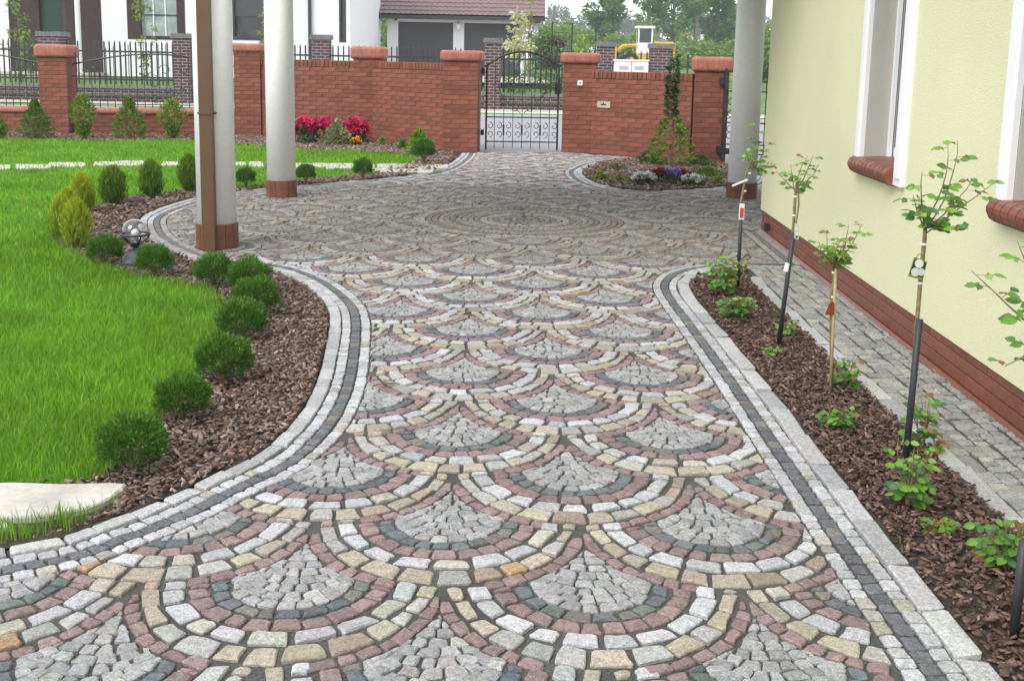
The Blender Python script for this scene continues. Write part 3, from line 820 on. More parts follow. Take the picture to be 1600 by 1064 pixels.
for sg in (-1, 1):
    for (dx, z, r_, a0, tn) in ((.13, .70, .085, 1.0, 1.0), (.30, .86, .12, 2.5, .9), (.34, 1.17, .15, 4.2, .9), (.12, 1.33, .12, 5.6, .9), (.42, 1.0, .08, 0.4, 1)):
        iron('scroll', gt, lambda m_: m_.tube([f.P(W_/2+sg*(dx+x), z+zz) for x, zz in spiral(0, 0, r_, a0, tn, 1)], .007, 4))
    iron('scroll', gt, lambda m_: m_.tube([f.P(W_/2+sg*(.03+.36*math.sin(k/8*2.2)), .62+.62*k/8) for k in range(9)], .007, 4))
iron('lock_box', gt, lambda m_: m_.obox(f.P(W_-.075, 0), f.P(W_+.02, 0), .07, .93, 1.12))
lo = iron('handle', gt, lambda m_: m_.tube([f.P(W_-.05, 1.04, .04), f.P(W_-.05, 1.04, .08), f.P(W_-.15, 1.04, .08)], .010, 5))
for z in (.3, 1.28): iron('hinge', gt, lambda m_: m_.tube([f.P(-.045, z-.045), f.P(-.045, z+.045)], .028, 8))
# driveway gate leaf seen edge on beyond the right column
d0 = (PF5[0]+.16, PF5[1]-.30); d1 = (d0[0]+2.9, d0[1]-.55)
f2 = Frame2(d0, d1); dt = empty('driveway_gate', f2.P(f2.L/2, 0), 'black iron driveway gate behind the right column', 'gate')
for s in (0.0, f2.L): iron('gate_stile', dt, lambda m_: m_.tube([f2.P(s, .06), f2.P(s, 1.42)], .026, 6))
for z in (.16, .30, .62, 1.08, 1.36): iron('rail', dt, lambda m_: bar(m_, f2.P(0, z), f2.P(f2.L, z), .014))
iron('drive_plate', dt, lambda m_: m_.obox(f2.P(.02, 0), f2.P(.5, 0), .03, .17, .24))
for i in range(1, 15):
    s = f2.L*i/15; iron('bar', dt, lambda m_: bar(m_, f2.P(s, .16), f2.P(s, 1.5), .009))
for i in range(15):
    s = f2.L*(i+.5)/15
    for z in (.42, .52, .74, .92): iron('scroll', dt, lambda m_: m_.tube([f2.P(s+x, z+zz) for x, zz in spiral(0, 0, .06, 1.57, 1, 1, 10)], .007, 4))
for z in (.22, 1.22): iron('hinge', dt, lambda m_: m_.tube([f2.P(-.05, z-.05), f2.P(-.05, z+.05)], .045, 8))
# letter slot, doorbell plate
fr_ = Frame2(wR[0], wR[1], .128); s0 = .28
t = empty('letter_slot', fr_.P(s0, .80), 'beige letter slot plate set in the brick wall right of gate', 'letterbox')
b = MB(); b.obox(fr_.P(s0-.12, 0), fr_.P(s0+.12, 0), .02, .745, .845); b.build('plate', M['beige'], t)
b = MB(); b.obox(fr_.P(s0-.05, 0, .012), fr_.P(s0+.05, 0, .012), .004, .785, .805); b.build('slot', M['rubber'], t)
b = MB(); b.tube([fr_.P(s0, .803, .012), fr_.P(s0, .828, .02)], .006, 6); b.build('keyhole', M['rubber'], t)
fp = (PF4[0]-.02, PF4[1]-.27)
t = empty('doorbell', (fp[0], fp[1]-.02, 1.12), 'small white doorbell plate on the right gate pillar', 'doorbell')
b = MB(); b.box((fp[0]-.04, fp[1]-.025, 1.085), (fp[0]+.04, fp[1]+.002, 1.165)); b.build('plate', M['white'], t)
b = MB(); b.tube([(fp[0], fp[1]-.024, 1.125), (fp[0], fp[1]-.034, 1.125)], .012, 10); b.build('button', M['rubber'], t)

# ================================================================== OUR HOUSE
Y0, Y1, ZP, ZT = -4.0, 9.93, .2, 3.0
def wbox(mb, ya, yb, za, zb, o0, o1):
    """a block of the house wall between offsets o0 (outer) and o1 (inner)"""
    mb.hexa([(XW(ya)-o0, ya, za), (XW(ya)-o1, ya, za), (XW(yb)-o1, yb, za), (XW(yb)-o0, yb, za),
             (XW(ya)-o0, ya, zb), (XW(ya)-o1, ya, zb), (XW(yb)-o1, yb, zb), (XW(yb)-o0, yb, zb)])
house = empty('yellow_house', (XW(3), 3, 0), 'pale yellow stucco house with brick sills and red brown tiled plinth', 'house')
WIN = [(6.18, 6.86, .945, 2.45), (3.75, 4.66, .955, 2.45)]
b = MB(); cuts = [(Y0, 3.75), (4.66, 6.18), (6.86, Y1)]
for a, c in cuts: wbox(b, a, c, ZP, ZT, 0, -.30)
for a, c, z0, z1 in WIN:
    wbox(b, a, c, ZP, z0, 0, -.30); wbox(b, a, c, z1, ZT, 0, -.30)
# the end wall towards the gate and the back
b.box((XW(Y1)+.30, Y1-.3, ZP), (9.5, Y1, ZT)); b.box((9.2, Y0, 0), (9.5, Y1-.3, ZT)); b.box((XW(Y0)+.3, Y0, ZP), (9.2, Y0+.3, ZT))
b.build('wall', M['stucco'], house)
b = MB(); wbox(b, Y0, Y1-.006, -.05, ZP, -.016, -.29); b.box((XW(Y1)+.29, Y1-.28, -.05), (9.49, Y1-.016, ZP)); pl = b.build('plinth', M['grout'], house)
tl = .245; yy = Y1-.012; CT = {}
def tile_mesh(l, hh):
    k = (round(l, 3), round(hh, 3))
    if k not in CT:
        bm = chamfer_box(.016, l, hh, .002); me = bpy.data.meshes.new('plinth_tile'); bm.to_mesh(me); bm.free(); me.materials.append(M['clinker']); CT[k] = me
    return CT[k]
for r_ in range(3):
    y = Y1-.012-(tl/2 if r_ % 2 else 0)
    while y > 1.2:
        o = bpy.data.objects.new('plinth_tile', tile_mesh(tl-.004, .057)); col.objects.link(o); o.parent = pl
        o.matrix_parent_inverse = Matrix.Identity(4)
        o.location = (XW(y-tl/2)+.016, y-tl/2, .031+r_*.0645+.026); o.rotation_euler = (0, 0, -math.atan(.024)); y -= tl
b = MB()
for k in range(44):       # the sloped foot course
    y = Y1-.03-k*.2
    if y < 1.2: break
    x = XW(y-.1)
    b.add([(x-.020, y-.197, .004), (x-.020, y, .004), (x+.014, y, .004), (x+.014, y-.197, .004), (x+.002, y-.197, .024), (x+.002, y, .024), (x+.014, y, .024), (x+.014, y-.197, .024)],
          [(0, 1, 5, 4), (4, 5, 6, 7), (0, 4, 7, 3), (1, 2, 6, 5)])
b.build('foot_course', M['clinker'], pl)
b = MB(); b.box((XW(9.55)-.028, 9.52, .06), (XW(9.55)+.01, 9.60, .12)); b.build('vent', M['rubber'], house)
for wi, (ya, yb, z0, z1) in enumerate(WIN):
    b = MB(); wbox(b, ya+.002, yb-.002, z0+.002, z1-.002, -.17, -.21); wn = b.build('window', M['white'], house)
    def sub(name, mb, material):
        return mb.build(name, material, wn)
    b = MB(); wbox(b, ya+.07, yb-.07, z0+.07, z1-.07, -.160, -.168); sub('pane', b, M['glass'])
    for (u, v) in ((ya+.003, ya+.007), (yb-.007, yb-.003)):
        b = MB(); wbox(b, u, v, z0+.003, z1-.003, -.003, -.155); sub('reveal', b, M['reveal'])
    b = MB(); wbox(b, yb-.045, yb-.009, z0+.003, z1-.003, -.135, -.158); sub('frame_side', b, M['white'])
    b = MB(); wbox(b, ya+.009, ya+.045, z0+.003, z1-.003, -.135, -.158); sub('frame_side', b, M['white'])
    # moulded white surround of stepped strips
    for (u, v) in ((ya-.13, ya), (yb, yb+.115)):
        b = MB(); wbox(b, u, v, z0-.095 if u < ya else z0-.005, z1+.11, .028, -.002)
        q = (u+.018, v-.045); wbox(b, q[0], q[1], z0-.05 if u < ya else z0, z1+.1, .040, .027)
        sub('surround', b, M['white'])
    b = MB(); wbox(b, ya, yb, z1, z1+.11, .028, -.002); sub('surround', b, M['white'])
    n = int(round((yb-ya+.10)/.078)); st = (yb-ya+.10)/n
    for k in range(n):
        y = ya-.002+k*st if True else 0
        prof = [(.17, z0-.10), (-.035, z0-.10), (-.060, z0-.085), (-.075, z0-.055), (-.075, z0-.035), (-.062, z0-.010), (-.035, z0+.003), (.17, z0+.012)]
        b = MB(); y2 = y+st-.009; n8 = len(prof)
        V = [(XW(y)+px, y, pz) for px, pz in prof]+[(XW(y2)+px, y2, pz) for px, pz in prof]
        b.add(V, [tuple(range(n8))[::-1], tuple(range(n8, 2*n8))]+[(i, (i+1) % n8, n8+(i+1) % n8, n8+i) for i in range(n8)])
        sub('sill_brick', b, M['clinker'])
    b = MB(); V = [(XW(ya)+px+.003 if px < 0 else XW(ya)+px, ya, pz-.003) for px, pz in prof]+[(XW(yb+.09)+px+.003 if px < 0 else XW(yb)+px, yb+.09, pz-.003) for px, pz in prof]
    b.add(V, [tuple(range(n8))[::-1], tuple(range(n8, 2*n8))]+[(i, (i+1) % n8, n8+(i+1) % n8, n8+i) for i in range(n8)]); sub('sill_mortar', b, M['grout'])
# roof over the house and the porch roof on its columns
b = MB(); b.hexa([(XW(Y0)-.35, Y0-.4, 3.0), (9.9, Y0-.4, 3.0), (9.9, 8.05, 3.0), (XW(8)-.35, 8.05, 3.0), (5.6, Y0-.4, 5.2), (6.2, Y0-.4, 5.2), (6.2, 8.05, 5.2), (5.6, 8.05, 5.2)]); b.build('roof', M['roof'], house)
b = MB(); b.box((-2.6, 8.25, 2.95), (9.6, 12.8, 3.2)); b.build('porch_roof', M['column'], house)

# ---- columns
LABC = ['white round column with brown downpipe in front, nearest of the columns', 'white round column standing free right of the downpipe column', 'cream round column beside the house corner, rightmost']
for ci, (c, r_) in enumerate(COLS):
    t = empty('porch_column', (c[0], c[1], 0), LABC[ci], 'column', 'porch columns')
    hb_ = (.20, .185, .185)[ci]
    b = MB(); b.lathe([(r_-.006, hb_-.01), (r_-.006, 2.95)], (c[0], c[1], 0), 48); b.build('shaft', M['column'], t, smooth=False)
    o = t.children[0]; o.data.polygons.foreach_set('use_smooth', [len(p.vertices) == 4 for p in o.data.polygons])
    b = MB(); b.lathe([(r_-.004, .0), (r_-.004, hb_)], (c[0], c[1], 0), 40); b.build('base', M['grout'], t)
    n = 15; tm = MB(); V = []; Fc = []
    w_ = 2*math.pi/n; K = 5
    for k in range(K+1):
        a = (k/K-.5)*(w_-.022)
        V += [(r_*math.cos(a), r_*math.sin(a), .004), ((r_+.008)*math.cos(a), (r_+.008)*math.sin(a), .004), ((r_+.008)*math.cos(a), (r_+.008)*math.sin(a), hb_-.002), (r_*math.cos(a), r_*math.sin(a), hb_-.002)]
    for k in range(K):
        for j in range(4): Fc.append((4*k+j, 4*k+4+j, 4*k+4+(j+1) % 4, 4*k+(j+1) % 4))
    Fc += [(3, 2, 1, 0), tuple(4*K+j for j in range(4))]
    tm.add(V, Fc); me = tm.mesh('base_tile'); me.materials.append(M['coltile'])
    for k in range(n):
        o = bpy.data.objects.new('base_tile', me); col.objects.link(o); o.parent = t; o.rotation_euler = (0, 0, k*w_+.13)
# downpipe
c = COLS[0][0]; dy = c[1]-.155-.004; dp = AtY(326, 389, dy-.075); dx0 = dp[0]-.047; dx1 = dp[0]+.047
t = empty('downpipe', (dp[0], dy-.04, 0), 'brown square downpipe running down the nearest white column', 'downpipe')
b = MB(); b.box((dx0, dy-.075, .004), (dx1, dy, 2.94)); b.build('pipe', M['brown'], t)
for z in (1.05, 2.2):
    b = MB(); b.box((dx0-.008, dy-.083, z), (dx1+.008, dy+.02, z+.016)); b.tube([(dx1+.008, dy-.04, z+.008), (dx1+.03, dy-.04, z+.008)], .008, 6); b.build('bracket', M['brown'], t)

# ================================================================== GARDEN LAMPS
def garden_lamp(x, y, label, k=1.0):
    t = empty('garden_lamp', (x, y, .01), label, 'lamp', 'globe garden lamps')
    b = MB(); b.box((x-.085, y-.085, .008), (x+.085, y+.085, .022)); b.build('foot_plate', M['terra'], t)
    b = MB(); s = .075
    for (s0, z0, s1, z1) in ((.088, .022, .088, .040), (.080, .040, .020, .120), (.020, .120, .018, .140)):
        b.hexa([(x-s0, y-s0, z0), (x+s0, y-s0, z0), (x+s0, y+s0, z0), (x-s0, y+s0, z0), (x-s1, y-s1, z1), (x+s1, y-s1, z1), (x+s1, y+s1, z1), (x-s1, y+s1, z1)])
    b.build('pedestal', M['lampmetal'], t)
    b = MB(); b.lathe([(.016, .138), (.030, .150), (.042, .172), (.036, .180)], (x, y, 0), 16); b.build('cup', M['lampmetal'], t)
    for kk in range(5):
        a = kk*1.2566+.4
        b = MB(); b.tube([(x+r_*math.cos(a), y+r_*math.sin(a), z) for r_, z in ((.034, .168), (.066, .188), (.090, .212), (.096, .232))], .006, 5); b.build('cage_rib', M['lampmetal'], t)
    b = MB(); b.tube([(x+.098*math.cos(i/28*6.2832), y+.098*math.sin(i/28*6.2832), .236) for i in range(29)], .0085, 6); b.build('cage_ring', M['lampmetal'], t, smooth=True)
    b = MB(); b.lathe([(.03, .178)]+[(.093*math.sin(a), .250-.093*math.cos(a)) for a in np.linspace(.55, 3.10, 16)], (x, y, 0), 32)
    sh = b.build('globe', M['globe'], t, smooth=True); md = sh.modifiers.new('shell', 'SOLIDIFY'); md.thickness = .003
    b = MB(); b.lathe([(.001, .212)]+[(.028*math.sin(a), .242-.03*math.cos(a)) for a in np.linspace(.3, 2.9, 8)], (x, y, 0), 14); b.build('bulb', M['opal'], t, smooth=True)
lp = G(210, 419); garden_lamp(lp[0], lp[1]+.04, 'clear globe lamp on dark pedestal among the round shrubs by the lawn')
lp = G(411, 266); garden_lamp(lp[0]+.06, lp[1]+.35, 'small globe garden lamp half hidden behind the free standing white column')

# ================================================================== SHRUBS
def ball_mesh(name, seed, n=7600, c1=(.045, .14, .016), c2=(.16, .33, .03)):
    global rng; keep = rng; rng = np.random.default_rng(seed)
    d = unit(n); d = d[d[:, 2] > -.55]; n = len(d)
    lump = 1+.13*np.sin(d[:, 0]*6+seed)*np.cos(d[:, 1]*5+seed)+.10*np.sin(d[:, 2]*7+d[:, 0]*5+seed*2)
    r_ = rng.uniform(.45, 1.0, n)**.5*lump*(1+np.abs(rng.normal(0, .07, n)))
    pos = d*r_[:, None]*np.array([1, 1, .88])
    dirs = d*.9+np.array([0, 0, .75])+rng.normal(0, .45, (n, 3))
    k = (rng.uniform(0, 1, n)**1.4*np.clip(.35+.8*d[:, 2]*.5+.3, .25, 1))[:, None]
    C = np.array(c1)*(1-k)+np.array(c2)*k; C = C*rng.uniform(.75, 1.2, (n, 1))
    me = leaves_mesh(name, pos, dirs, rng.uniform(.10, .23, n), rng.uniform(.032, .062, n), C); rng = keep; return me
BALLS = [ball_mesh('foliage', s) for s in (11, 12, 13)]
def shrub(px, py, wpx, label, k=0, squash=.95, group='clipped round shrubs', name='round_shrub', stemk=.28, ztop=None):
    x, y = G(px, py, .02); r_ = wpx/2*y/F*.93
    t = empty(name, (x, y, .01), label, 'shrub', group)
    hz = r_*squash; zc = stemk*r_+hz*.80
    o = link('foliage', BALLS[k % 3], M['leaf'], None); o.parent = t; o.location = (0, 0, zc); o.scale = (r_, r_, hz*1.02); o.rotation_euler = (0, 0, k*1.7)
    b = MB()
    for i in range(5):
        a = i*1.2566; b.tube([(0, 0, -.01), (.12*r_*math.cos(a), .12*r_*math.sin(a), zc*.4), (.5*r_*math.cos(a), .5*r_*math.sin(a), zc)], [.09*r_, .07*r_, .03*r_], 5)
    s = link('stem', b.mesh('stem'), M['stem']); s.parent = t
    return t
SH = [(208, 735, 108, 'large dark round shrub nearest the camera, beside the sandstone slab'),
      (287, 655, 86, 'round shrub second nearest in the row along the lawn'),
      (350, 597, 88, 'round shrub third in the row, left of the driveway bend'),
      (377, 532, 76, 'round shrub fourth in the row, tucked behind the third'),
      (400, 493, 70, 'round shrub fifth in the row, where the bed bends'),
      (390, 459, 64, 'flattened round shrub near the inner bend of the kerb'),
      (334, 447, 60, 'round shrub in front of the downpipe column'),
      (242, 432, 58, 'round shrub right beside the globe lamp'),
      (164, 414, 54, 'round shrub left of the globe lamp'),
      (384, 294, 30, 'small round shrub between the two white columns'),
      (478, 288, 29, 'small shrub just right of the free standing column'),
      (567, 280, 29, 'small round shrub at the slab path end'),
      (662, 255, 34, 'small round shrub in the bed left of the gate pillar')]
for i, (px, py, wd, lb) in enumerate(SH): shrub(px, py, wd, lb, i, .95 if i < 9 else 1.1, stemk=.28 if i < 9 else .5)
def cone_mesh(seed, c1, c2, n=3600):
    global rng; keep = rng; rng = np.random.default_rng(seed)
    z = rng.uniform(0, 1, n)**.9; a = rng.uniform(0, 6.283, n)
    env = np.interp(z, [0, .12, .4, .75, .93, 1.0], [.45, .85, 1.0, .80, .45, .10])*(1+.20*np.sin(a*4+z*7+seed)+.12*np.sin(a*9-z*17))
    r_ = env*rng.uniform(.3, 1, n)**.5*(1+np.abs(rng.normal(0, .10, n)))
    pos = np.stack([np.cos(a)*r_*.5, np.sin(a)*r_*.5, z], 1)
    dirs = np.stack([np.cos(a)*.35, np.sin(a)*.35, np.full(n, 1.0)], 1)+rng.normal(0, .36, (n, 3))
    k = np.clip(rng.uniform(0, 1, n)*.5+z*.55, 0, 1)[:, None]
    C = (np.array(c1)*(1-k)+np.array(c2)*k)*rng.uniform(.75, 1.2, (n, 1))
    me = leaves_mesh('foliage', pos, dirs, rng.uniform(.08, .20, n), rng.uniform(.020, .045, n), C); rng = keep; return me
CONE_Y = [cone_mesh(s, (.12, .22, .012), (.50, .58, .03)) for s in (21, 22)]
CONE_G = [cone_mesh(s, (.05, .14, .016), (.19, .33, .025)) for s in (23, 24)]
def conifer(px, py, wpx, hpx, label, me, cat='shrub', group='young upright conifers'):
    x, y = G(px, py, .02); wd = wpx*y/F; hh = hpx*y/F*1.0
    t = empty('upright_conifer', (x, y, .01), label, cat, group)
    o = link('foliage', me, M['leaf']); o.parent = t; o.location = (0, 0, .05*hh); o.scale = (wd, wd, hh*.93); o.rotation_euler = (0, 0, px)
    b = MB(); b.tube([(0, 0, -.01), (0, 0, hh*.5)], [.02, .008], 6); s = link('stem', b.mesh('stem'), M['stem']); s.parent = t
for a in [(121, 388, 40, 76, 'yellow green upright conifer nearest the lamp', CONE_Y[0]), (97, 376, 32, 70, 'yellow green conifer leftmost at the lawn edge', CONE_Y[1]),
          (107, 350, 30, 55, 'small yellow conifer half hidden behind the two front ones', CONE_Y[0]), (130, 332, 34, 60, 'yellow topped conifer at the back of the clump of four', CONE_Y[1]),
          (177, 319, 38, 58, 'dark green pointed conifer standing alone right of the clump', CONE_G[0]), (237, 309, 32, 58, 'narrow green conifer in the middle of the back bed', CONE_G[1]), (296, 300, 30, 58, 'green conifer just left of the downpipe column', CONE_G[0])]:
    conifer(*a)
# loose shrubs along the fence
def loose_shrub(px, py, wpx, hpx, label, c1, c2, seed, tall=False, n=1500, leaf=.06):
    global rng; keep = rng; rng = np.random.default_rng(seed)
    x, y = G(px, py); wd = wpx*y/F; hh = hpx*y/F
    t = empty('leafy_shrub', (x, y, .01), label, 'shrub', 'loose shrubs along the fence')
    z = rng.uniform(.08, 1, n); a = rng.uniform(0, 6.283, n)
    env = np.interp(z, [0, .25, .55, .75, 1], [.7, 1, .75, .35, .10]) if not tall else np.interp(z, [0, .3, .45, .7, 1], [.4, .5, 1, .9, .25])
    r_ = env*(1+.25*np.sin(a*4+seed+z*7))*rng.uniform(.2, 1, n)**.5*wd/2
    pos = np.stack([np.cos(a)*r_, np.sin(a)*r_, z*hh*.95], 1); dirs = pos*np.array([1, 1, .2])+rng.normal(0, .1, (n, 3))+np.array([0, 0, .06])
    k = rng.uniform(0, 1, (n, 1)); C = (np.array(c1)*(1-k)+np.array(c2)*k)
    o = link('foliage', leaves_mesh('foliage', pos, dirs, leaf*rng.uniform(.6, 1.2, n), leaf*.42, C), M['leaf']); o.parent = t
    b = MB()
    for i in range(5):
        a_ = i*1.25+seed; b.tube([(0, 0, -.01), (.15*wd*math.cos(a_), .15*wd*math.sin(a_), hh*.4), (.2*wd*math.cos(a_+.4), .2*wd*math.sin(a_+.4), hh*(.6+.08*i))], [.012, .009, .004], 5)
    s = link('stems', b.mesh('stems'), M['stem']); s.parent = t; rng = keep; return t
YG1, YG2 = (.08, .17, .015), (.27, .36, .03)
loose_shrub(57, 219, 50, 62, 'dark green bushy shrub in front of the leftmost pillar', (.05, .13, .015), (.16, .24, .03), 31)
loose_shrub(131, 219, 36, 70, 'slender yellow green shrub right of the leftmost pillar', YG1, YG2, 32, True)
loose_shrub(203, 219, 52, 66, 'wide green shrub with a raised tip before the low wall', (.06, .15, .015), (.20, .30, .03), 33)
loose_shrub(270, 219, 38, 64, 'yellow green shrub before the low wall, left of the columns', YG1, (.34, .38, .04), 34, True)
loose_shrub(-3, 217, 24, 42, 'yellow green shrub cut by the left picture edge', YG1, YG2, 35)
loose_shrub(655, 245, 34, 40, 'bright green leafy shrub behind the small round one by the gate', (.09, .22, .01), (.25, .42, .03), 36, leaf=.10, n=420)
loose_shrub(597, 228, 12, 12, 'small green tuft at the foot of the slanting wall', (.1, .22, .02), (.25, .38, .06), 37, leaf=.06, n=120)
loose_shrub(628, 234, 16, 14, 'low green plant in the mulch before the slanting wall', (.06, .18, .03), (.15, .30, .06), 38, leaf=.07, n=160)
loose_shrub(523, 229, 30, 14, 'low pale plants under the rhododendrons', (.1, .18, .05), (.2, .3, .08), 39, leaf=.05, n=200)
# climber on the right wall
def climber():
    global rng; keep = rng; rng = np.random.default_rng(44)
    x, y = G(1050, 262); x -= .02
    t = empty('climbing_plant', (x, y, .01), 'tall climbing shrub against the brick wall right of the gate', 'shrub')
    n = 760; z = rng.uniform(.05, 1.66, n)*rng.uniform(.75, 1, n); a = rng.uniform(0, 6.283, n)
    env = np.interp(z, [0, .15, .35, .6, .75, 1.2, 1.66], [.30, .33, .26, .17, .05, .06, .03])
    lean = np.interp(z, [0, .5, 1.0, 1.66], [0, 0, -.04, .0]); r_ = env*np.sqrt(rng.uniform(.05, 1, n))
    pos = np.stack([np.cos(a)*r_+lean, np.sin(a)*r_*.7, z], 1); dirs = np.stack([np.cos(a), np.sin(a), rng.uniform(-.4, .7, n)], 1)
    k = rng.uniform(0, 1, (n, 1)); top = (z > .72)[:, None]
    C = np.where(top, np.array((.022, .06, .018))*(1-k)+np.array((.06, .14, .03))*k, np.array((.05, .13, .012))*(1-k)+np.array((.24, .34, .03))*k)
    o = link('foliage', leaves_mesh('foliage', pos, dirs, rng.uniform(.05, .10, n), .05, C), M['leaf']); o.parent = t
    b = MB(); b.tube([(0, 0, -.01), (.02, 0, .5), (-.04, 0, 1.0), (0, 0, 1.64)], [.014, .011, .008, .004], 6); s = link('stem', b.mesh('stem'), M['stem']); s.parent = t
    rng = keep
climber()
loose_shrub(1012, 258, 44, 20, 'low dark spreading shrub at the foot of the climber, left', (.03, .08, .02), (.08, .17, .03), 45, leaf=.05, n=500)
loose_shrub(1095, 262, 50, 18, 'low green ground shrub at the foot of the climber, right', (.05, .11, .02), (.13, .2, .04), 46, leaf=.05, n=500)
loose_shrub(960, 268, 46, 8, 'mossy green carpet plant at the back of the flower bed', (.07, .12, .02), (.15, .22, .04), 47, leaf=.04, n=300)
loose_shrub(1105, 278, 60, 14, 'feathery green ground cover at the right of the flower bed', (.08, .14, .03), (.18, .26, .05), 48, leaf=.05, n=500)
for i, (px, py, wpx, lb) in enumerate([(938, 282, 26, 'small yellow green rosette leftmost in the flower bed'), (967, 286, 24, 'small yellow green rosette left of the white pansies'), (1098, 288, 26, 'small yellow green clump right of the white flowers'), (1122, 290, 22, 'small yellow green clump next to the rightmost column')]):
    loose_shrub(px, py, wpx, 12, lb, (.15, .24, .02), (.36, .42, .05), 50+i, leaf=.045, n=160)
# flowers
def flowers(px, py, wpx, hpx, label, colr, c2, seed, name='bedding_flowers', n=70, leafc=(.05, .13, .02), petal=.035, cat='flowers', ztop=1.0, group=None, zlo=.6):
    global rng; keep = rng; rng = np.random.default_rng(seed)
    x, y = G(px, py); wd = wpx*y/F; hh = hpx*y/F
    t = empty(name, (x, y, .01), label, cat, group)
    m_ = n*3; a = rng.uniform(0, 6.283, m_); r_ = np.sqrt(rng.uniform(0, 1, m_))*wd/2
    pos = np.stack([np.cos(a)*r_, np.sin(a)*r_*.6, rng.uniform(0, .8, m_)*hh], 1); dirs = unit(m_)+np.array([0, 0, .5])
    o = link('foliage', leaves_mesh('foliage', pos, dirs, petal*1.3, petal*.6, jit(leafc, m_, .4)), M['leaf']); o.parent = t
    P_, D_, C_ = [], [], []
    for i in range(n):
        a = rng.uniform(0, 6.283); rr_ = math.sqrt(rng.uniform(0, 1))*wd/2
        c = np.array([math.cos(a)*rr_, math.sin(a)*rr_*.6, hh*(rng.uniform(zlo, 1)*(1-.25*(rr_/(wd/2))**2))])
        ax = np.array([rng.normal(0, .4), -.5+rng.normal(0, .3), .8]); ax /= np.linalg.norm(ax)
        s = np.cross(ax, [0, 0, 1.]); s /= np.linalg.norm(s)+1e-9; u_ = np.cross(s, ax); cc = np.array(colr if rng.uniform() < .75 else c2)*rng.uniform(.8, 1.15)
        for k in range(5):
            th = k*1.2566; P_.append(c); D_.append(s*math.cos(th)+u_*math.sin(th)+ax*.35); C_.append(cc)
    k = len(P_); o = link('blossoms', leaves_mesh('blossoms', np.array(P_), np.array(D_), petal, petal*.9, np.clip(np.array(C_), 0, .85)), M['petal']); o.parent = t
    rng = keep; return t
flowers(1006, 292, 36, 22, 'white pansies at the left of the flower bed edge', (.78, .78, .76), (.72, .72, .62), 61, petal=.04)
flowers(1082, 293, 32, 18, 'white pansies at the right of the flower bed edge', (.78, .78, .76), (.72, .72, .62), 62, petal=.04)
flowers(1028, 289, 26, 24, 'dark red pansies behind the left white pansies', (.22, .01, .02), (.30, .03, .04), 63, petal=.04, n=36)
flowers(1068, 288, 26, 22, 'dark red pansies left of the right white pansies', (.22, .01, .02), (.30, .03, .04), 64, petal=.04, n=30)
flowers(1048, 290, 26, 26, 'violet blue pansies in the middle of the flower bed', (.18, .13, .48), (.30, .26, .58), 65, petal=.04, n=44)
RH = (.62, .015, .10); RH2 = (.70, .06, .20)
flowers(475, 226, 42, 42, 'pink red rhododendron beside the free standing column', RH, RH2, 66, 'rhododendron', 60, (.05, .11, .03), .075, 'shrub', zlo=.55)
flowers(503, 226, 36, 42, 'pink red rhododendron in the middle of the back bed', RH, RH2, 67, 'rhododendron', 40, (.06, .12, .03), .075, 'shrub', zlo=.6)
flowers(556, 226, 36, 40, 'pink red rhododendron at the right, by the brick pillar', RH, RH2, 68, 'rhododendron', 70, (.05, .11, .03), .075, 'shrub', zlo=.5)
loose_shrub(527, 228, 44, 36, 'cream and green variegated shrub between the red rhododendrons', (.16, .20, .06), (.42, .42, .24), 69, leaf=.09, n=500)
flowers(557, 230, 14, 14, 'orange flowers under the right rhododendron', (.75, .28, .01), (.8, .4, .03), 70, petal=.05, n=18)
flowers(475, 205, 8, 22, 'single cream white rose beside the free standing column', (.8, .75, .6), (.8, .78, .7), 71, petal=.06, n=5)

# ================================================================== ROSES
def leaflet_mesh(name, c):
    b = MB(); L_ = 1.0; pts = [(0, 0), (.16, .22), (.38, .31), (.62, .27), (.84, .14), (1.0, 0)]
    V = []; Fs = []
    for i, (x, w_) in enumerate(pts): V += [(x, -w_, .09-.12*x*x), (x, 0, -.0-.12*x*x), (x, w_, .09-.12*x*x)]
    for i in range(5): Fs += [(3*i, 3*i+3, 3*i+4, 3*i+1), (3*i+1, 3*i+4, 3*i+5, 3*i+2)]
    b.add(V, Fs, c); return b.mesh(name, attr=True, smooth=True)
LEAF = [leaflet_mesh('leaf', c) for c in ((.12, .26, .05), (.17, .34, .05), (.24, .40, .07), (.085, .20, .07), (.26, .12, .04))]
def put_leaf(parent, p, d, size, kind):
    d = Vector(d).normalized(); o = bpy.data.objects.new('leaf', LEAF[kind]); col.objects.link(o)
    if not LEAF[kind].materials: LEAF[kind].materials.append(M['leaf'])
    z = Vector((random.gauss(0, .4), random.gauss(-.75, .4), .8)); y = z.cross(d).normalized(); z = d.cross(y)
    mt = Matrix((d, y, z)).transposed().to_4x4(); mt = Matrix.Translation(p) @ mt @ Matrix.Diagonal((size, size, size, 1))
    o.parent = parent; o.matrix_parent_inverse = Matrix.Identity(4); o.matrix_basis = mt
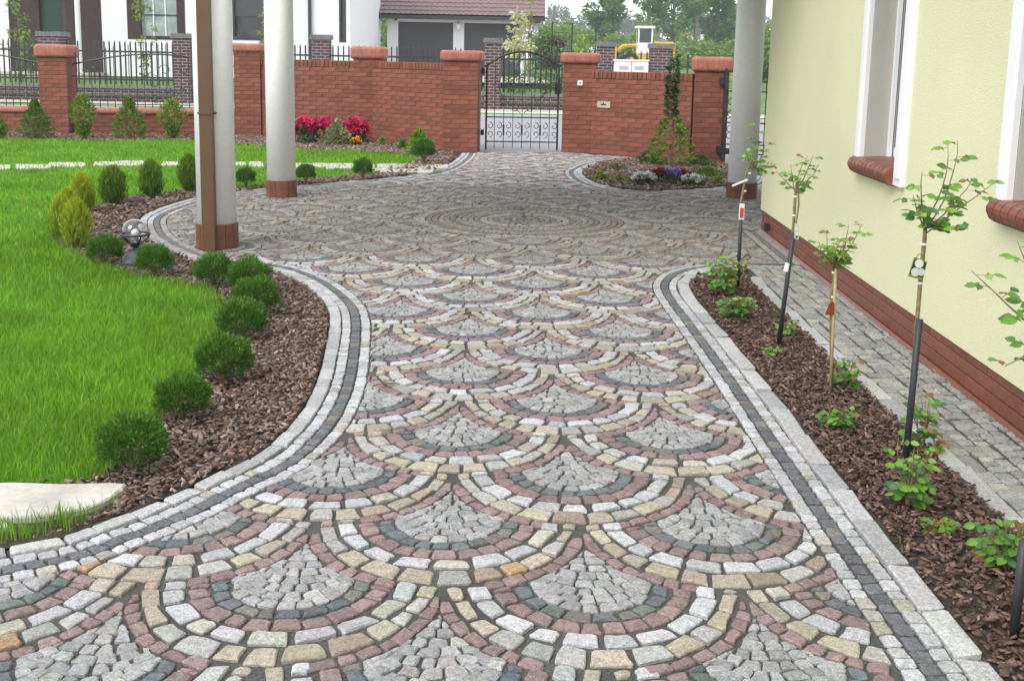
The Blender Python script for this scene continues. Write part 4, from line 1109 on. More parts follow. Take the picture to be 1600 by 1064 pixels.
def leafy_shoot(parent, b, p0, d, length, nleaf, size, pal, joined=None):
    p = Vector(p0); d = Vector(d).normalized(); pts = [p.copy()]; st = length/6
    for i in range(6):
        d = (d+Vector((random.gauss(0, .10), random.gauss(0, .10), .06))).normalized(); p = p+d*st; pts.append(p.copy())
    b.tube(pts, [.0032, .003, .0028, .0025, .002, .0016, .001], 5)
    for i in range(nleaf):
        t_ = (i+.6)/nleaf; k = min(5, int(t_*6)); q = pts[k].lerp(pts[k+1], t_*6-k)
        a = i*2.4+random.uniform(-.4, .4); out = Vector((math.cos(a), math.sin(a)*.8, random.uniform(-.15, .5))).normalized()
        pl = size*random.uniform(.7, 1.1); tip = q+out*pl
        b.tube([q, tip], .001, 4)
        side = out.cross(Vector((0, 0, 1))).normalized()
        for off, dr in ((1.0, out), (.62, out*.5+side), (.62, out*.5-side)):
            kd = random.choice(pal) if t_ < .85 else random.choice(pal+[4, 2])
            pos = q+out*pl*off; sz = size*random.uniform(.75, 1.15)*(1-.35*t_)
            if joined is None: put_leaf(parent, pos, dr+Vector((0, 0, -.25)), sz, kd)
            else: joined.append((pos, dr+Vector((0, 0, -.25)), sz, kd))
RS = 1.12
def rose(base_px, top_pts, label, stake_px=None, stake_kind='tube', crown=None, size=.04, seed=1):
    """base and trunk pixels; the trunk stands upright above its base"""
    random.seed(seed); x, y = G(*base_px)
    t = empty('standard_rose', (x, y, 0), label, 'rose tree', 'standard roses in the bed')
    L = lambda px, py: Vector(AtY(px, py, y))-Vector((x, y, 0))
    tp = [L(*q) for q in top_pts]; b = MB()
    trunk = [Vector((.012, .012, -.01))]+[v+Vector((0, .012, 0)) for v in tp]
    b.tube(trunk, [.008]*(len(trunk)-1)+[.006], 6); s = link('trunk', b.mesh('trunk', smooth=True), M['canegreen']); s.parent = t
    if stake_px:
        b = MB(); b.tube([Vector((0, 0, -.02)), L(*stake_px)], .0125 if stake_kind == 'tube' else .007, 10); s = link('stake', b.mesh('stake', smooth=True), M[stake_kind]); s.parent = t
    b = MB(); c = trunk[-1]
    for (dx, dy, dz, ln, nl) in crown: leafy_shoot(t, b, c-Vector((0, 0, .03+.05*random.random())), (dx*.75, dy, dz+.18), ln*1.25, nl+1, size*RS, [0, 1, 1, 2, 3])
    s = link('canes', b.mesh('canes', smooth=True), M['canegreen']); s.parent = t
    for q in (.35, .72):
        p = trunk[1].lerp(trunk[-1], q) if len(trunk) > 2 else trunk[-1]*q
        b = MB(); b.tube([p+Vector((0, 0, -.004)), p+Vector((0, 0, .004))], .0105, 8); s = link('tie', b.mesh('tie'), M['white']); s.parent = t
    return t, L, (x, y)
def plant_tag(t, L, quad, face, marks, strap=None):
    b = MB(); p = [L(*q)+Vector((0, -.012, 0)) for q in quad]; q2 = [v+Vector((0, .003, 0)) for v in p]
    b.hexa([tuple(v) for v in p]+[tuple(v) for v in q2], face)
    for mi, (mq, mc) in enumerate(marks):
        p = [L(*q)+Vector((0, -.0135-.0006*mi, 0)) for q in mq]; b.add([tuple(v) for v in p], [tuple(range(len(p)))], mc)
    s = link('plant_tag', b.mesh('plant_tag', attr=True), M['tag']); s.parent = t
    if strap:
        b = MB(); b.tube([L(*q)+Vector((0, -.01, 0)) for q in strap], .0018, 5); s = link('tag_strap', b.mesh('tag_strap'), M['canegreen']); s.parent = t
def circ(cx_, cy_, r_, n=10): return [(cx_+r_*math.cos(6.283*i/n), cy_+r_*math.sin(6.283*i/n)) for i in range(n)][::-1]
GRN, DRK, WHT = (.16, .24, .04), (.02, .03, .02), (.62, .64, .60)
t, L, _ = rose((1152, 455), [(1157, 325), (1163, 290), (1166, 270), (1178, 250)], 'standard rose farthest from the camera with red tag on its dark stake', (1159, 322), 'tube',
     [(.2, -.3, .8, .20, 5), (.55, -.2, .3, .18, 5), (-.6, -.1, .35, .16, 3), (.3, .3, .9, .26, 4), (.8, -.3, -.1, .14, 4)], .042, 3)
plant_tag(t, L, [(1153.5, 343), (1162, 343), (1163, 318), (1155, 318)], (.7, .7, .68), [([(1155, 340), (1161, 340), (1161.6, 325), (1156, 325)], (.50, .06, .03))], [(1158, 318), (1160, 305), (1164, 300)])
b = MB(); b.tube([L(1144, 291), L(1168, 281)], .007, 5); s = link('white_label', b.mesh('white_label'), M['white']); s.parent = t
t, L, _ = rose((1215, 546), [(1240, 365), (1243, 315), (1246, 285)], 'standard rose second from the far end, white tag at the top of its stake', (1240, 364), 'tube',
     [(.6, -.2, .7, .16, 5), (-.5, -.2, .7, .15, 5), (.9, 0, .35, .14, 4), (.1, -.4, .6, .15, 4), (-.8, .1, .3, .12, 4)], .034, 4)
b = MB(); b.tube([L(1241.5, 365)+Vector((0, .0, 0)), L(1248, 320), L(1247, 288)], .005, 5); s = link('second_trunk', b.mesh('second_trunk'), M['canegreen']); s.parent = t
plant_tag(t, L, [(1240, 372), (1247, 374), (1248, 352), (1241, 348)], (.45, .55, .42), [(circ(1243.5, 357, 2.6), WHT), (circ(1244.5, 365, 2.4), WHT), ([(1242, 371), (1245, 371), (1245, 368), (1242, 368)], DRK)])
b = MB(); p0, p1 = L(1228, 424), L(1231, 411); b.tube([p0+Vector((0, -.001, 0)), p1+Vector((0, -.001, 0))], .0135, 10); s = link('stake_label', b.mesh('stake_label'), M['white']); s.parent = t
t, L, _ = rose((1297, 622), [(1300, 500), (1301, 455), (1309, 415), (1306, 398)], 'short standard rose tied to a bamboo cane, middle of the row', (1306, 420), 'bamboo',
     [(.3, -.2, .9, .18, 6), (-.5, -.2, .5, .16, 6), (.6, -.3, .6, .18, 6), (-.3, -.4, .7, .14, 5), (.2, -.5, .2, .12, 5), (-.7, 0, .3, .12, 4)], .036, 5)
plant_tag(t, L, [(1288, 491), (1302, 491), (1302, 471), (1295, 473)], (.20, .045, .02), [])
t, L, _ = rose((1412, 745), [(1435, 500), (1440, 440), (1446, 380), (1449, 336)], 'tall standard rose with large leaves and picture tag, second from camera', (1437, 499), 'tube',
     [(-.45, -.1, .9, .20, 5), (.5, -.1, 1.0, .26, 6), (.9, -.2, .55, .26, 7), (.7, -.4, .35, .2, 6), (.9, .2, .9, .30, 6), (-.5, -.3, .35, .12, 4), (.6, -.4, -.25, .14, 4)], .042, 6)
plant_tag(t, L, [(1417, 431), (1440, 437), (1447, 408), (1427, 401)], GRN, [([(1419, 427), (1440, 433), (1445, 410), (1427, 404)], DRK), (circ(1434, 411, 7), WHT), (circ(1428, 424, 7), (.52, .55, .48)), (circ(1437, 424, 6), (.5, .53, .46))],
          [(1430, 403), (1433, 397), (1440, 396), (1443, 402)])
t, L, _ = rose((1583, 1000), [(1606, 860), (1625, 700), (1632, 590), (1634, 500)], 'standard rose nearest the camera cut off by the right picture edge', (1600, 845), 'tube',
     [(-.8, -.1, .18, .20, 5), (-.5, .1, .9, .2, 5), (-.35, -.2, -.35, .12, 4), (.5, 0, .8, .2, 5)], .040, 8)
# bushy rose shoots at their feet
def rose_bush(px, py, wpx, hpx, label, seed, nsh=7, size=.035, red=.2):
    random.seed(seed); x, y = G(px, py); wd = wpx*y/F; hh = hpx*y/F
    t = empty('rose_bush', (x, y, .01), label, 'rose bush', 'low rose bushes in the bed'); b = MB(); J = []
    for i in range(nsh):
        a = i*2.4+random.uniform(-.3, .3); out = wd/2/max(hh, .01)
        leafy_shoot(t, b, (0, 0, 0), (math.cos(a)*out*.9, math.sin(a)*out*.6, 1), hh*random.uniform(.65, 1.05), 6, size*1.25, [0, 1, 1, 3] + ([4] if random.random() < red else []), J)
    s = link('canes', b.mesh('canes', smooth=True), M['canegreen']); s.parent = t
    for p, d, sz, kd in J: put_leaf(t, p, d, sz, kd)
rose_bush(1128, 465, 72, 72, 'full leafy rose bush at the far tip of the bed', 81, 16, .038)
rose_bush(1148, 502, 62, 40, 'low spreading rose bush in front of the farthest stake', 82, 13, .036)
rose_bush(1228, 528, 26, 28, 'sparse seedling beside the second stake', 83, 3, .03)
rose_bush(1205, 560, 28, 16, 'tiny green shoots left of the second stake', 84, 3, .024)
rose_bush(1318, 610, 46, 55, 'rose shoots right of the bamboo cane', 85, 5, .034)
rose_bush(1308, 675, 62, 42, 'spreading rose shoots in front of the bamboo cane', 86, 6, .034)
rose_bush(1440, 712, 60, 120, 'upright rose bush with red tips behind the tall stake', 87, 7, .038, .8)
rose_bush(1418, 800, 70, 130, 'leafy rose bush in front of the tall stake', 88, 8, .036)
rose_bush(1466, 838, 50, 28, 'small reddish rose seedling alone in the mulch', 89, 3, .028, .9)
rose_bush(1572, 900, 110, 115, 'glossy rose bush at the right picture edge', 90, 9, .040, .6)
random.seed(99)

# ================================================================== BEYOND THE FENCE
structure('entrance_apron', [(-2.2, 19.2), (-1.2, 17.64), (.9, 17.97), (1.7, 17.7), (3.3, 15.9), (12, 14.4), (12, 20.61), (-2.2, 20.61)], -.012, M['asphalt'])
structure('street', [(-70, 20.62), (70, 20.62), (70, 29.6), (-70, 29.6)], -.02, M['asphalt'])
structure('grass_verge', [(-70, 29.62), (70, 29.62), (70, 30.6), (-70, 30.6)], -.015, M['field'])
structure('pavement', [(-70, 30.62), (70, 30.62), (70, 32.1), (-70, 32.1)], .0, M['beige'])
gp = MB(); gx = [-140, -40, -18, 3.5, 6, 40, 140]; gy_ = [32.1, 33.2, 36, 45, 60, 110, 400]
def gz(x, y): return float(np.interp(y, [32.1, 33.2, 36, 45, 60, 110, 420, 1500], [.2, .38, .45, .6, .7, .85, 1.0, 1.2])) if x < 5 else float(np.interp(y, [32.1, 45, 80, 110, 420, 1500], [.0, .25, .6, .8, 1.0, 1.2]))
V = [(x, y, gz(x, y)) for y in gy_ for x in gx]; nx = len(gx)
gp.add(V, [(j*nx+i, j*nx+i+1, (j+1)*nx+i+1, (j+1)*nx+i) for j in range(len(gy_)-1) for i in range(nx-1)])
tag(gp.build('far_field', M['field']), kind='structure')

# ---- the neighbours' dark brick fence
YN = 32.35
def npillar(px, wpx, ptop, label):
    x = AtY(px, 100, YN)[0]; wd = wpx*YN/F; zt = AtY(px, ptop, YN)[2]
    t = empty('dark_brick_pillar', (x, YN, 0), label, 'pillar', 'dark brick pillars across the street')
    b = MB(); b.box((x-wd/2, YN-wd/2, 0), (x+wd/2, YN+wd/2, zt-.14)); b.build('shaft', M['darkbrick'], t)
    n = 7; st = (wd+.10)/n; b = MB()
    for i in range(n):
        x0 = x-wd/2-.05+i*st; b.box((x0+.008, YN-wd/2-.05, zt-.138), (x0+st-.008, YN+wd/2+.05, zt))
    b.box((x-wd/2-.04, YN-wd/2-.04, zt-.137), (x+wd/2+.04, YN+wd/2+.04, zt-.02)); b.build('cap', M['darkcap'], t)
    return x, wd
NP = [npillar(85, 34, 50, 'dark brick pillar behind the leftmost red pillar'), npillar(288, 27, 53, 'dark brick pillar just left of the white columns'),
      npillar(503, 26, 55, 'dark brick pillar seen above the tall wall'), npillar(770, 25, 60, 'dark brick pillar seen through the garden gate'),
      npillar(946, 26, 66, 'dark brick pillar left of the white cabinet'), npillar(1032, 33, 69, 'dark brick pillar right of the white cabinet')]
def nfence(xa, xb, label, arch=0):
    t = empty('picket_fence', ((xa+xb)/2, YN, 0), label, 'fence', 'black picket fences across the street')
    b = MB(); b.box((xa, YN-.14, 0), (xb, YN+.14, .38)); b.build('low_wall', M['darkbrick'], t)
    b = MB(); b.box((xa, YN-.18, .381), (xb, YN+.18, .45)); b.build('coping', M['darkcap'], t)
    for z in (.62, 1.42):
        b = MB(); b.box((xa, YN-.012, z), (xb, YN+.012, z+.05)); b.build('rail', M['iron'], t)
    n = max(3, int((xb-xa)/.15)); pm = MB(); pm.box((-.02, -.013, .5), (.02, .013, 1.70)); pm.add([(-.02, -.013, 1.70), (.02, -.013, 1.70), (.02, .013, 1.70), (-.02, .013, 1.70), (0, 0, 1.76)], [(0, 1, 4), (1, 2, 4), (2, 3, 4), (3, 0, 4)])
    me = bpy.data.meshes.get('picket_shape') or pm.mesh('picket_shape')
    if not me.materials: me.materials.append(M['iron'])
    for i in range(n):
        o = bpy.data.objects.new('picket', me); col.objects.link(o); o.parent = t; o.location = (xa+(i+.5)*(xb-xa)/n-t.location[0], .0, 0)
LN = ['black picket fence across the street at the left picture edge', 'black picket fence across the street before the house entrance', 'black picket fence across the street behind the white columns', 'black picket fence before the garage driveway', 'black picket fence behind the arched garden gate', 'short picket fence above the white cabinet']
xs = [(-17.5, 1.0)]+NP
for i in range(6):
    a = xs[i][0]+(xs[i][1]/2 if i else 0); c = xs[i+1][0]-xs[i+1][1]/2; nfence(a, c, LN[i])
# electric cabinet
xa = AtY(960, 94, 31.7)[0]; xb = AtY(1012, 94, 31.7)[0]
t = empty('utility_cabinet', ((xa+xb)/2, 31.7, 0), 'white utility cabinet between two dark brick pillars', 'cabinet')
b = MB(); b.box((xa, 31.5, 0), (xb, 31.85, 1.46)); b.build('body', M['box'], t); b = MB(); b.box((xa-.03, 31.47, 1.462), (xb+.03, 31.88, 1.50)); b.build('lid', M['box'], t)
for k in (.27, .73):
    xx = xa+(xb-xa)*k; b = MB()
    for j in range(4): b.box((xx-.13, 31.488, 1.22+j*.03), (xx+.13, 31.499, 1.235+j*.03))
    b.build('vent', M['reveal'], t)
b = MB(); b.box(((xa+xb)/2-.006, 31.488, .05), ((xa+xb)/2+.006, 31.499, 1.44)); b.build('door_gap', M['darkcap'], t)

# ---- the neighbours' house
YH = 40.0; ZH = .5
X_ = lambda px, Y=YH: AtY(px, 60, Y)[0]
t = empty('white_house', (X_(280), YH, ZH), 'white neighbouring house with dark brick entrance and windows', 'house')
b = MB()
for a, c in ((-60, 15), (160, 200), (290, 364), (415, 484)): b.box((X_(a), YH, ZH-.3), (X_(c), YH+.4, 5.4))
b.box((X_(200), YH, ZH-.3), (X_(290), YH+.4, 1.88)); b.box((X_(200), YH, 3.6), (X_(290), YH+.4, 5.4))
b.box((X_(364), YH, ZH-.3), (X_(415), YH+.4, 1.92)); b.box((X_(364), YH, 3.6), (X_(415), YH+.4, 5.4))
b.box((X_(484), YH-.01, ZH-.3), (X_(530), YH+.4, 5.4)); b.box((X_(530), YH-.01, ZH-.3), (X_(541), YH+.4, 1.9)); b.box((X_(530), YH-.01, 3.7), (X_(541), YH+.4, 5.4)); b.box((X_(541), YH-.01, ZH-.3), (X_(547), YH+9, 5.4))
b.box((X_(-60), YH+.42, ZH-.3), (X_(541), YH+9, 5.4))
b.build('wall', M['nwhite'], t)
M['brownbrick'] = mat('brown_brick', (.040, .022, .018), .7, n1=(6, .3), n2=(40, .2))
b = MB(); b.box((X_(15), YH+.05, ZH-.3), (X_(62), YH+.41, 5.4)); b.box((X_(103), YH+.05, ZH-.3), (X_(160), YH+.41, 5.4)); b.box((X_(62), YH+.05, 3.35), (X_(103), YH+.41, 5.4)); b.build('brick_panel', M['brownbrick'], t)
b = MB(); b.box((X_(62), YH+.2, ZH), (X_(103), YH+.40, 3.35)); dr = b.build('door', M['fascia'], t)
b = MB(); b.box((X_(68), YH+.19, 1.7), (X_(94), YH+.198, 3.2)); b.build('door_glass', M['greenmetal'], dr)
b = MB(); b.lathe([(.09, ZH), (.09, 3.4)], (X_(140), YH-1.0, 0), 14); b.build('entrance_post', M['nwhite'], t)
b = MB(); b.box((X_(5), YH-1.6, ZH-.2), (X_(165), YH-.02, ZH+.16)); b.build('entrance_step', M['beige'], t)
for (a, c, z0, z1, kind) in ((200, 290, 1.88, 3.6, 'c'), (364, 415, 1.92, 3.6, 'd'), (530, 541, 1.9, 3.7, 'd')):
    xa, xb = X_(a), X_(c); b = MB(); fr = .48 if kind == 'c' else .07
    for (p, q, r_, s) in ((xa, xa+fr, z0, z1), (xb-fr*.6, xb, z0, z1), (xa+fr, xb-fr*.6, z0, z0+.12)): b.box((p, YH-.02, r_), (q, YH+.3, s))
    wn = b.build('window', M['brownbrick'] if kind == 'c' else M['fascia'], t)
    b = MB(); b.box((xa+fr, YH+.12, z0+.12), (xb-fr*.6, YH+.14, z1)); b.build('pane', M['curtain'] if kind == 'c' else M['glass'], wn)
    if kind == 'c':
        for k in (.33, .66):
            xx = xa+fr+(xb-xa-fr*1.6)*k; b = MB(); b.box((xx-.02, YH+.09, z0+.12), (xx+.02, YH+.118, z1)); b.build('glazing_bar', M['nwhite'], wn)
        b = MB(); b.box((xa+fr, YH+.09, 2.72), (xb-fr*.6, YH+.117, 2.76)); b.build('glazing_bar', M['fascia'], wn)
    elif a == 364:
        b = MB(); b.box((xa+.07, YH+.06, 2.75), (xb-.04, YH+.10, z1)); b.build('roller_blind', M['door'], wn)
b = MB(); b.tube([(X_(485), YH-.10, ZH-.2), (X_(485), YH-.10, 5.3)], .06, 8); b.build('downpipe', M['fascia'], t)
b = MB(); b.hexa([(X_(-70), YH-.8, 5.4), (X_(556), YH-.8, 5.4), (X_(556), YH+9.6, 5.4), (X_(-70), YH+9.6, 5.4), (X_(-70), YH+4, 8.4), (X_(556), YH+4, 8.4), (X_(556), YH+4.8, 8.4), (X_(-70), YH+4.8, 8.4)]); b.build('roof', M['roof'], t)
# ---- garage
YG = 49.0; XG = lambda px: AtY(px, 60, YG)[0]
t = empty('double_garage', (XG(710), YG, .6), 'white double garage with grey doors and brown tiled roof', 'garage')
ZB = .45
b = MB()
for a, c in ((605, 622), (708, 725), (812, 822)): b.box((XG(a), YG, ZB), (XG(c), YG+.3, 3.2))
b.box((XG(622), YG, 2.93), (XG(708), YG+.3, 3.2)); b.box((XG(725), YG, 2.93), (XG(812), YG+.3, 3.2)); b.box((XG(605), YG+.302, ZB), (XG(822), YG+7, 3.2)); b.build('wall', M['nwhite'], t)
for a, c in ((622, 708), (725, 812)):
    b = MB(); n = 9; hh = (2.93-.6)/n
    for i in range(n): b.box((XG(a), YG+.10, .6+i*hh+.012), (XG(c), YG+.2, .6+(i+1)*hh))
    b.box((XG(a), YG+.115, .6), (XG(c), YG+.21, 2.93)); b.build('garage_door', M['door'], t)
b = MB(); b.lathe([(.02, 2.62), (.10, 2.68), (.12, 2.78), (.09, 2.88), (.02, 2.93)], (XG(716.5), YG-.16, 0), 14); b.build('wall_lamp', M['opal'], t)
b = MB(); b.tube([(XG(716.5), YG-.16, 2.92), (XG(716.5), YG, 2.98)], .02, 6); b.build('lamp_arm', M['fascia'], t)
b = MB(); b.box((XG(622)-.15, YG-.12, 2.98), (XG(622)-.05, YG-.003, 3.12)); b.build('alarm_box', M['fascia'], t)
# tiled roof: rows of stepped, rolled tiles
x0, x1 = XG(582), XG(851); ye, ze = YG-.62, 3.20; rows = 19; run = .30; rise = .185; nX = int((x1-x0)/.05)
xsR = np.linspace(x0, x1, nX); V = []; Fs = []
for r_ in range(rows):
    for e in (0, 1):
        y = ye+(r_+e)*run; z = ze+(r_+e)*rise+(.045 if e == 0 else .005)
        for x in xsR: V.append((x, y, z+.03*abs(math.sin((x-x0)*math.pi/.235))))
for r_ in range(2*rows-1):
    for i in range(nX-1): Fs.append((r_*nX+i, r_*nX+i+1, (r_+1)*nX+i+1, (r_+1)*nX+i))
b = MB(); b.add(V, Fs); rf = b.build('roof', M['roof'], t)
b = MB(); b.box((x0, ye-.02, ze-.16), (x1, ye+.10, ze-.0)); b.build('gutter', M['fascia'], rf)
b = MB(); yk = ye+rows*run; zk = ze+rows*rise
b.hexa([(x0+.02, ye+.12, ze-.12), (x1-.02, ye+.12, ze-.12), (x1-.02, yk, zk-.12), (x0+.02, yk, zk-.12), (x0+.02, ye+.12, ze-.02), (x1-.02, ye+.12, ze-.02), (x1-.02, yk, zk-.02), (x0+.02, yk, zk-.02)]); b.build('roof_deck', M['fascia'], rf)
b = MB(); b.hexa([(x0, yk, zk), (x1, yk, zk), (x1, YG+7.6, 3.2), (x0, YG+7.6, 3.2), (x0, yk, zk+.04), (x1, yk, zk+.04), (x1, YG+7.6, 3.26), (x0, YG+7.6, 3.26)]); b.build('back_slope', M['roof'], rf)
structure('garage_drive', [(XG(600), 37), (XG(830)+.8, 37), (XG(830), YG-.02), (XG(605), YG-.02)], .66, M['beige'])

# ---- trees
def tree(x, y, z0, hgt, rad, label, c1, c2, seed, n=2600, leaf=.35, trunk_h=.3, name='leafy_tree', shape='round', bark='bark', group='trees behind the field', lean=0, tr=.02):
    global rng; keep = rng; rng = np.random.default_rng(seed)
    t = empty(name, (x, y, z0), label, 'tree', group)
    nb = 22; cl = []
    for i in range(nb):
        zz = rng.uniform(trunk_h*.8, .95); a = rng.uniform(0, 6.283)
        e = math.sin(math.pi*min(1, max(.02, (zz-trunk_h*.6)/(1.02-trunk_h*.6))))**.7 if shape == 'round' else (1-zz)**.7*1.2+.08
        rr_ = rad*e*rng.uniform(.25, .85); cl.append((math.cos(a)*rr_, math.sin(a)*rr_, zz*hgt, rad*rng.uniform(.22, .42)))
    cl = np.array(cl); pick = rng.integers(0, nb, n); c = cl[pick]
    off = unit(n)*(rng.uniform(0, 1, (n, 1))**.4)*c[:, 3:4]*np.array([1, 1, .8]); pos = c[:, :3]+off
    k = rng.uniform(0, 1, (n, 1)); C = np.array(c1)*(1-k)+np.array(c2)*k
    C = C*(.85+.3*rng.uniform(0, 1, nb)[pick])[:, None]
    o = link('crown', leaves_mesh('crown', pos, off+rng.normal(0, .4, (n, 3))*rad*.3+np.array([0, 0, -.1]), leaf*rng.uniform(.6, 1.3, n), leaf*.6, C), M['leaf']); o.parent = t
    b = MB(); b.tube([(0, 0, -.2), (lean*.3, 0, hgt*.35), (lean, 0, hgt*.9)], [hgt*tr, hgt*tr*.7, hgt*tr*.15], 7)
    for i in range(9):
        q = cl[i]; z1 = max(.2*hgt, q[2]-.25*hgt); b.tube([(lean*z1/hgt, 0, z1), (q[0]*.5, q[1]*.5, (z1+q[2])/2+.02*hgt), (q[0], q[1], q[2])], [hgt*tr*.35, hgt*tr*.22, hgt*tr*.08], 5)
    s = link('trunk', b.mesh('trunk'), M[bark]); s.parent = t; rng = keep; return t
def at(px, Y): return AtY(px, 90, Y)[0]
GB1, GB2 = (.07, .15, .04), (.19, .31, .07)
LT = [(1012, 112, 11.5, 2.6, 'pale green birch left of the loader cab'), (1050, 118, 13.5, 2.8, 'tall birch in the middle of the right tree group'), (1085, 112, 14, 3.0, 'tall full birch right of the loader'),
      (1118, 116, 12, 2.5, 'birch at the right of the group before the far pines'), (945, 120, 8.2, 2.2, 'slim young tree left of the loader'), (1140, 128, 8.0, 1.6, 'thin tree beside the rightmost column')]
for i, (px, Y, hh, r_, lb) in enumerate(LT):
    tree(at(px, Y), Y, .8, hh, r_, lb, GB1, GB2, 100+i, 4200, .42, .22)
BT = [(1000, 98, 3.4, 1.8, 'light green sapling in front of the right birches'), (870, 100, 4.2, 2.4, 'green bush beside the garage, left'), (905, 104, 3.6, 2.2, 'green bush below the far forest'), (960, 100, 2.8, 1.8, 'light green bush left of the loader'),
      (1075, 104, 3.0, 1.8, 'green bush under the basketball boards'), (1105, 108, 2.4, 2.0, 'low green bush right of the basketball boards'), (1135, 104, 2.6, 1.6, 'low green bush beside the rightmost column'), (1190, 60, 3.2, 1.4, 'green bush seen between column and house corner'),
      (560, 72, 4.4, 2.2, 'bright green bush between house and garage, left'), (590, 76, 4.2, 2.2, 'bright green bush between house and garage, right'), (850, 70, 2.4, 1.4, 'green shrub at the right end of the garage'), (1055, 96, 2.2, 1.6, 'pale bush right of the loader bucket')]
for i, (px, Y, hh, r_, lb) in enumerate(BT):
    tree(at(px, Y), Y, gz(at(px, Y), Y)-.1, hh, r_, lb, (.10, .19, .03), (.24, .37, .06), 130+i, 1500, .30, .05, 'field_bush', group='bushes in the field')
tree(at(600, 85), 85, .7, 13, 3.6, 'tall birch above the garden gap between house and garage', (.05, .10, .03), (.12, .18, .05), 160, 1500, .4, .3)
ORD = ['first', 'second', 'third', 'fourth', 'fifth', 'sixth', 'seventh', 'eighth', 'ninth', 'tenth', 'eleventh', 'twelfth']
seen = {}
def pine_label(px, Y, hv, k):
    where = 'between house and garage' if px < 620 else ('between garage and loader' if px < 1000 else 'right of the loader')
    key = (where, Y); seen[key] = seen.get(key, 0)+1
    return f"{ORD[min(11, seen[key]-1)]} far pine from left in the {'front' if Y < 310 else 'rear'} forest row {where}"
# dark pines far behind: single crowns in a long row
k = 0
for Y, stepm, hh in ((300, 5.0, 12.0), (330, 5.0, 14.0)):
    x = -75
    while x < 150:
        px_ = proj((x, Y, 5))[0]
        if 540 < px_ < 612 or 835 < px_ < 1215:
            hv = hh*random.uniform(.85, 1.15)
            tree(x, Y, .9, hv, 3.4, pine_label(px_, Y, hv, k), (.035, .070, .05), (.075, .12, .075), 200+k, 520, 1.1, .25, 'pine_tree', group='pines of the far forest'); k += 1
        x += stepm*random.uniform(.75, 1.25)
# saplings in the neighbours' garden
def sapling(px, Y, hh, r_, lb, c1, c2, seed, n=500, leaf=.10, **kw): return tree(at(px, Y), Y, gz(at(px, Y), Y), hh, r_, lb, c1, c2, seed, n, leaf, group='young trees in the opposite garden', name='young_tree', tr=.008, **kw)
sapling(32, 34.2, 2.6, .55, 'thin leafy sapling before the dark house entrance', (.10, .17, .03), (.22, .30, .06), 301, 420, .11, trunk_h=.1)
sapling(46, 33.6, 1.7, .35, 'short leaning sapling at the left picture edge', (.12, .2, .03), (.25, .34, .06), 302, 200, .11, trunk_h=.3)
sapling(228, 34.4, 3.0, .40, 'slender sapling in front of the curtained window', (.12, .20, .03), (.26, .34, .07), 303, 420, .10, trunk_h=.15)
sapling(412, 36, 3.4, .35, 'sapling half hidden behind the free standing column', (.14, .2, .04), (.28, .34, .08), 304, 300, .10, trunk_h=.15)
sapling(812, 38, 2.6, .62, 'small maple with cream coloured leaves before the garage', (.42, .43, .20), (.62, .60, .36), 305, 420, .17, trunk_h=.45)
sapling(826, 38.3, 3.6, .22, 'thin upright sapling right of the cream coloured maple', (.20, .22, .06), (.32, .34, .10), 306, 120, .12, trunk_h=.5)
sapling(908, 36, 1.9, .50, 'bright green bush behind the right gate pillar', (.15, .30, .02), (.30, .46, .05), 307, 420, .12, trunk_h=.1)
sapling(868, 36.5, 1.75, .62, 'purple leaved bush behind the garden gate', (.040, .022, .026), (.075, .035, .040), 308, 700, .10, trunk_h=.05)
sapling(805, 33.6, .75, .55, 'round green shrub inside the opposite fence left', (.05, .13, .02), (.11, .22, .03), 309, 500, .07, trunk_h=.05)
sapling(848, 33.6, .8, .60, 'round green shrub inside the opposite fence right', (.05, .13, .02), (.11, .22, .03), 310, 500, .07, trunk_h=.05)
sapling(100, 34, 1.0, .7, 'yellow green low bush behind the leftmost pillar', (.14, .22, .02), (.26, .34, .04), 311, 350, .08, trunk_h=.05)
# ---- posts of the wire fences
def wire_fence(pts, hgt, label, brace=False):
    a = pts[0]; t = empty('wire_fence', (a[0], a[1], gz(a[0], a[1])), label, 'fence', 'green wire fences')
    for p in pts:
        z = gz(p[0], p[1]); b = MB(); b.tube([(p[0], p[1], z-.1), (p[0], p[1], z+hgt)], .035, 6); b.build('post', M['greenmetal'], t)
    for i in range(len(pts)-1):
        for k in range(6):
            p, q = pts[i], pts[i+1]; h_ = hgt*(.08+.18*k); b = MB(); b.tube([(p[0], p[1], gz(*p)+h_), (q[0], q[1], gz(*q)+h_)], .012 if k < 5 else .02, 4); b.build('wire', M['greenmetal'], t)
    if brace:
        p = pts[0]; z = gz(*p); b = MB(); b.tube([(p[0], p[1], z+hgt*.75), (p[0]+1.1, p[1]-.1, z-.05)], .03, 6); b.build('brace', M['greenmetal'], t)
wire_fence([(at(1075, 45), 45), (at(1170, 47), 47), (at(1290, 49), 49)], 1.5, 'green wire fence with braced end post right of the cabinet', True)
wire_fence([(at(862, 56), 56), (at(893, 57), 57), (at(930, 58), 58)], 2.6, 'tall green wire fence panel beside the garage')
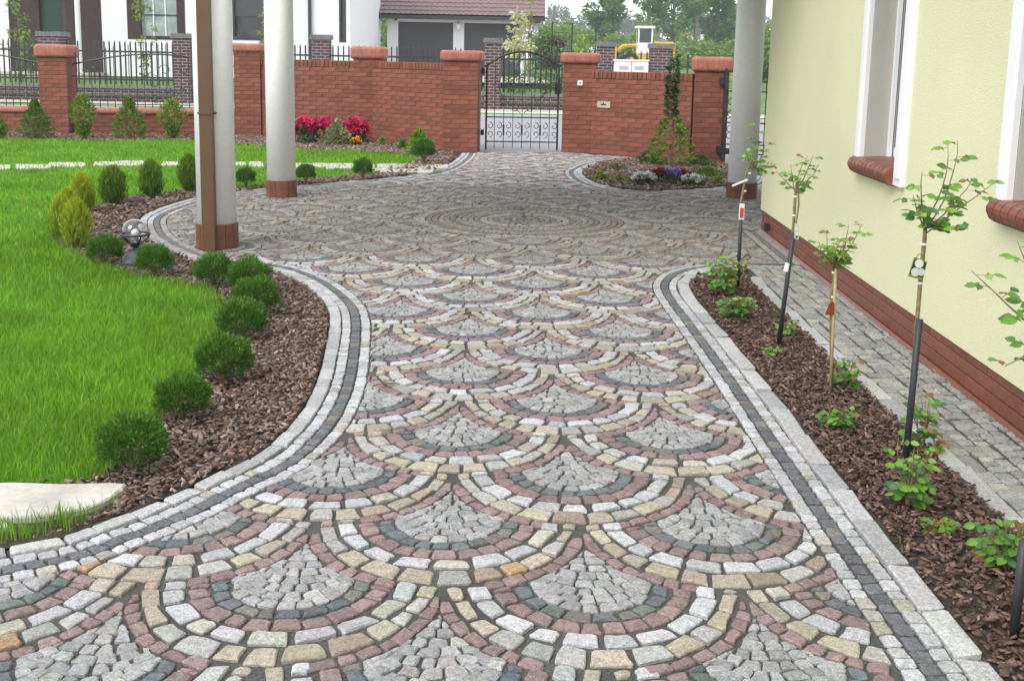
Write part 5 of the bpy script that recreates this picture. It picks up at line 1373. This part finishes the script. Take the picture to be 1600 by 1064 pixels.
# ---- wheel loader
lx, ly, lz = AtY(1008, 90, 80)[0], 80.0, .72
t = empty('wheel_loader', (lx, ly, lz), 'yellow wheel loader with white cab parked in the field', 'loader')
def lb_(name, shapes, material, parent=t):
    b = MB()
    for s in shapes: b.box((lx+s[0], ly+s[1], lz+s[2]), (lx+s[3], ly+s[4], lz+s[5]))
    return b.build(name, M[material], parent)
lb_('chassis', [(-1.6, -.6, .7, 2.0, .6, 1.2)], 'yellow')
hd = lb_('engine_hood', [(.45, -.62, 1.2, 2.05, .62, 1.95), (.55, -.55, 1.95, 1.9, .55, 2.05)], 'yellow'); lb_('grille', [(2.06, -.45, 1.3, 2.08, .45, 1.85)], 'rubber', hd)
cb = lb_('cab', [(-.62, -.62, 1.2, .42, .62, 1.95), (-.62, -.62, 1.95, -.52, -.52, 2.95), (.32, -.62, 1.95, .42, -.52, 2.95), (-.62, .52, 1.95, -.52, .62, 2.95), (.32, .52, 1.95, .42, .62, 2.95), (-.75, -.72, 2.95, .55, .72, 3.12)], 'box')
for s in ((-.52, -.60, 1.95, .32, -.58, 2.95), (-.60, -.52, 1.95, -.58, .52, 2.95), (.38, -.52, 1.95, .40, .52, 2.95)): lb_('cab_window', [s], 'glass', cb)
b = MB()
for s in (-.42, .42): b.tube([(lx-.7, ly+s, lz+1.75), (lx-1.6, ly+s, lz+1.7), (lx-2.1, ly+s, lz+1.25)], .13, 6)
b.build('lift_arm', M['yellow'], t)
b = MB(); b.hexa([(lx-2.75, ly-1.1, lz+.7), (lx-2.1, ly-1.1, lz+.75), (lx-2.1, ly+1.1, lz+.75), (lx-2.75, ly+1.1, lz+.7), (lx-2.55, ly-1.1, lz+1.75), (lx-2.15, ly-1.1, lz+1.85), (lx-2.15, ly+1.1, lz+1.85), (lx-2.55, ly+1.1, lz+1.75)]); b.build('bucket', M['yellow'], t)
for sx in (-1.15, 1.35):
    for sy in (-.82, .82):
        b = MB(); b.tube([(lx+sx, ly+sy-.2, lz+.62), (lx+sx, ly+sy+.2, lz+.62)], .62, 20); wh = b.build('wheel', M['rubber'], t)
        b = MB(); b.tube([(lx+sx, ly+sy-.22, lz+.62), (lx+sx, ly+sy+.22, lz+.62)], .32, 14); b.build('rim', M['yellow'], wh)
# ---- basketball hoops
for px, py, lb in ((1079, 61, 'left white basketball backboard in the far field'), (1100, 59, 'right white basketball backboard in the far field')):
    Y = 130.0; x, _, z = AtY(px, py, Y); t = empty('basketball_hoop', (x, Y, .85), lb, 'basketball hoop', 'basketball hoops')
    b = MB(); b.box((x-.40, Y-.03, z-.30), (x+.40, Y+.02, z+.32)); b.build('backboard', M['box'], t)
    b = MB(); b.tube([(x, Y+.6, .7), (x, Y+.6, z-.1), (x, Y+.03, z)], .07, 6); b.build('pole', M['door'], t)
    b = MB(); b.tube([(x+.23*math.cos(i/12*6.283), Y-.28+.23*math.sin(i/12*6.283), z-.18) for i in range(13)], .02, 4); b.build('ring', M['terra'], t)

# ---- the damp air between here and the forest
hb = MB(); hb.box((-150, -16, -1.1), (150, 410, 19.5)); hz = hb.build('haze', None)
hm = bpy.data.materials.new('haze_air'); hm.use_nodes = True; hn = hm.node_tree; hn.nodes.clear()
pv = hn.nodes.new('ShaderNodeVolumePrincipled'); pv.inputs['Color'].default_value = (.93, .96, 1, 1); pv.inputs['Density'].default_value = .0008; pv.inputs['Anisotropy'].default_value = 0
ho = hn.nodes.new('ShaderNodeOutputMaterial'); hn.links.new(pv.outputs[0], ho.inputs['Volume']); hz.data.materials.append(hm)
tag(hz, 'pale damp haze in the air over garden and far field', 'haze', kind='stuff')
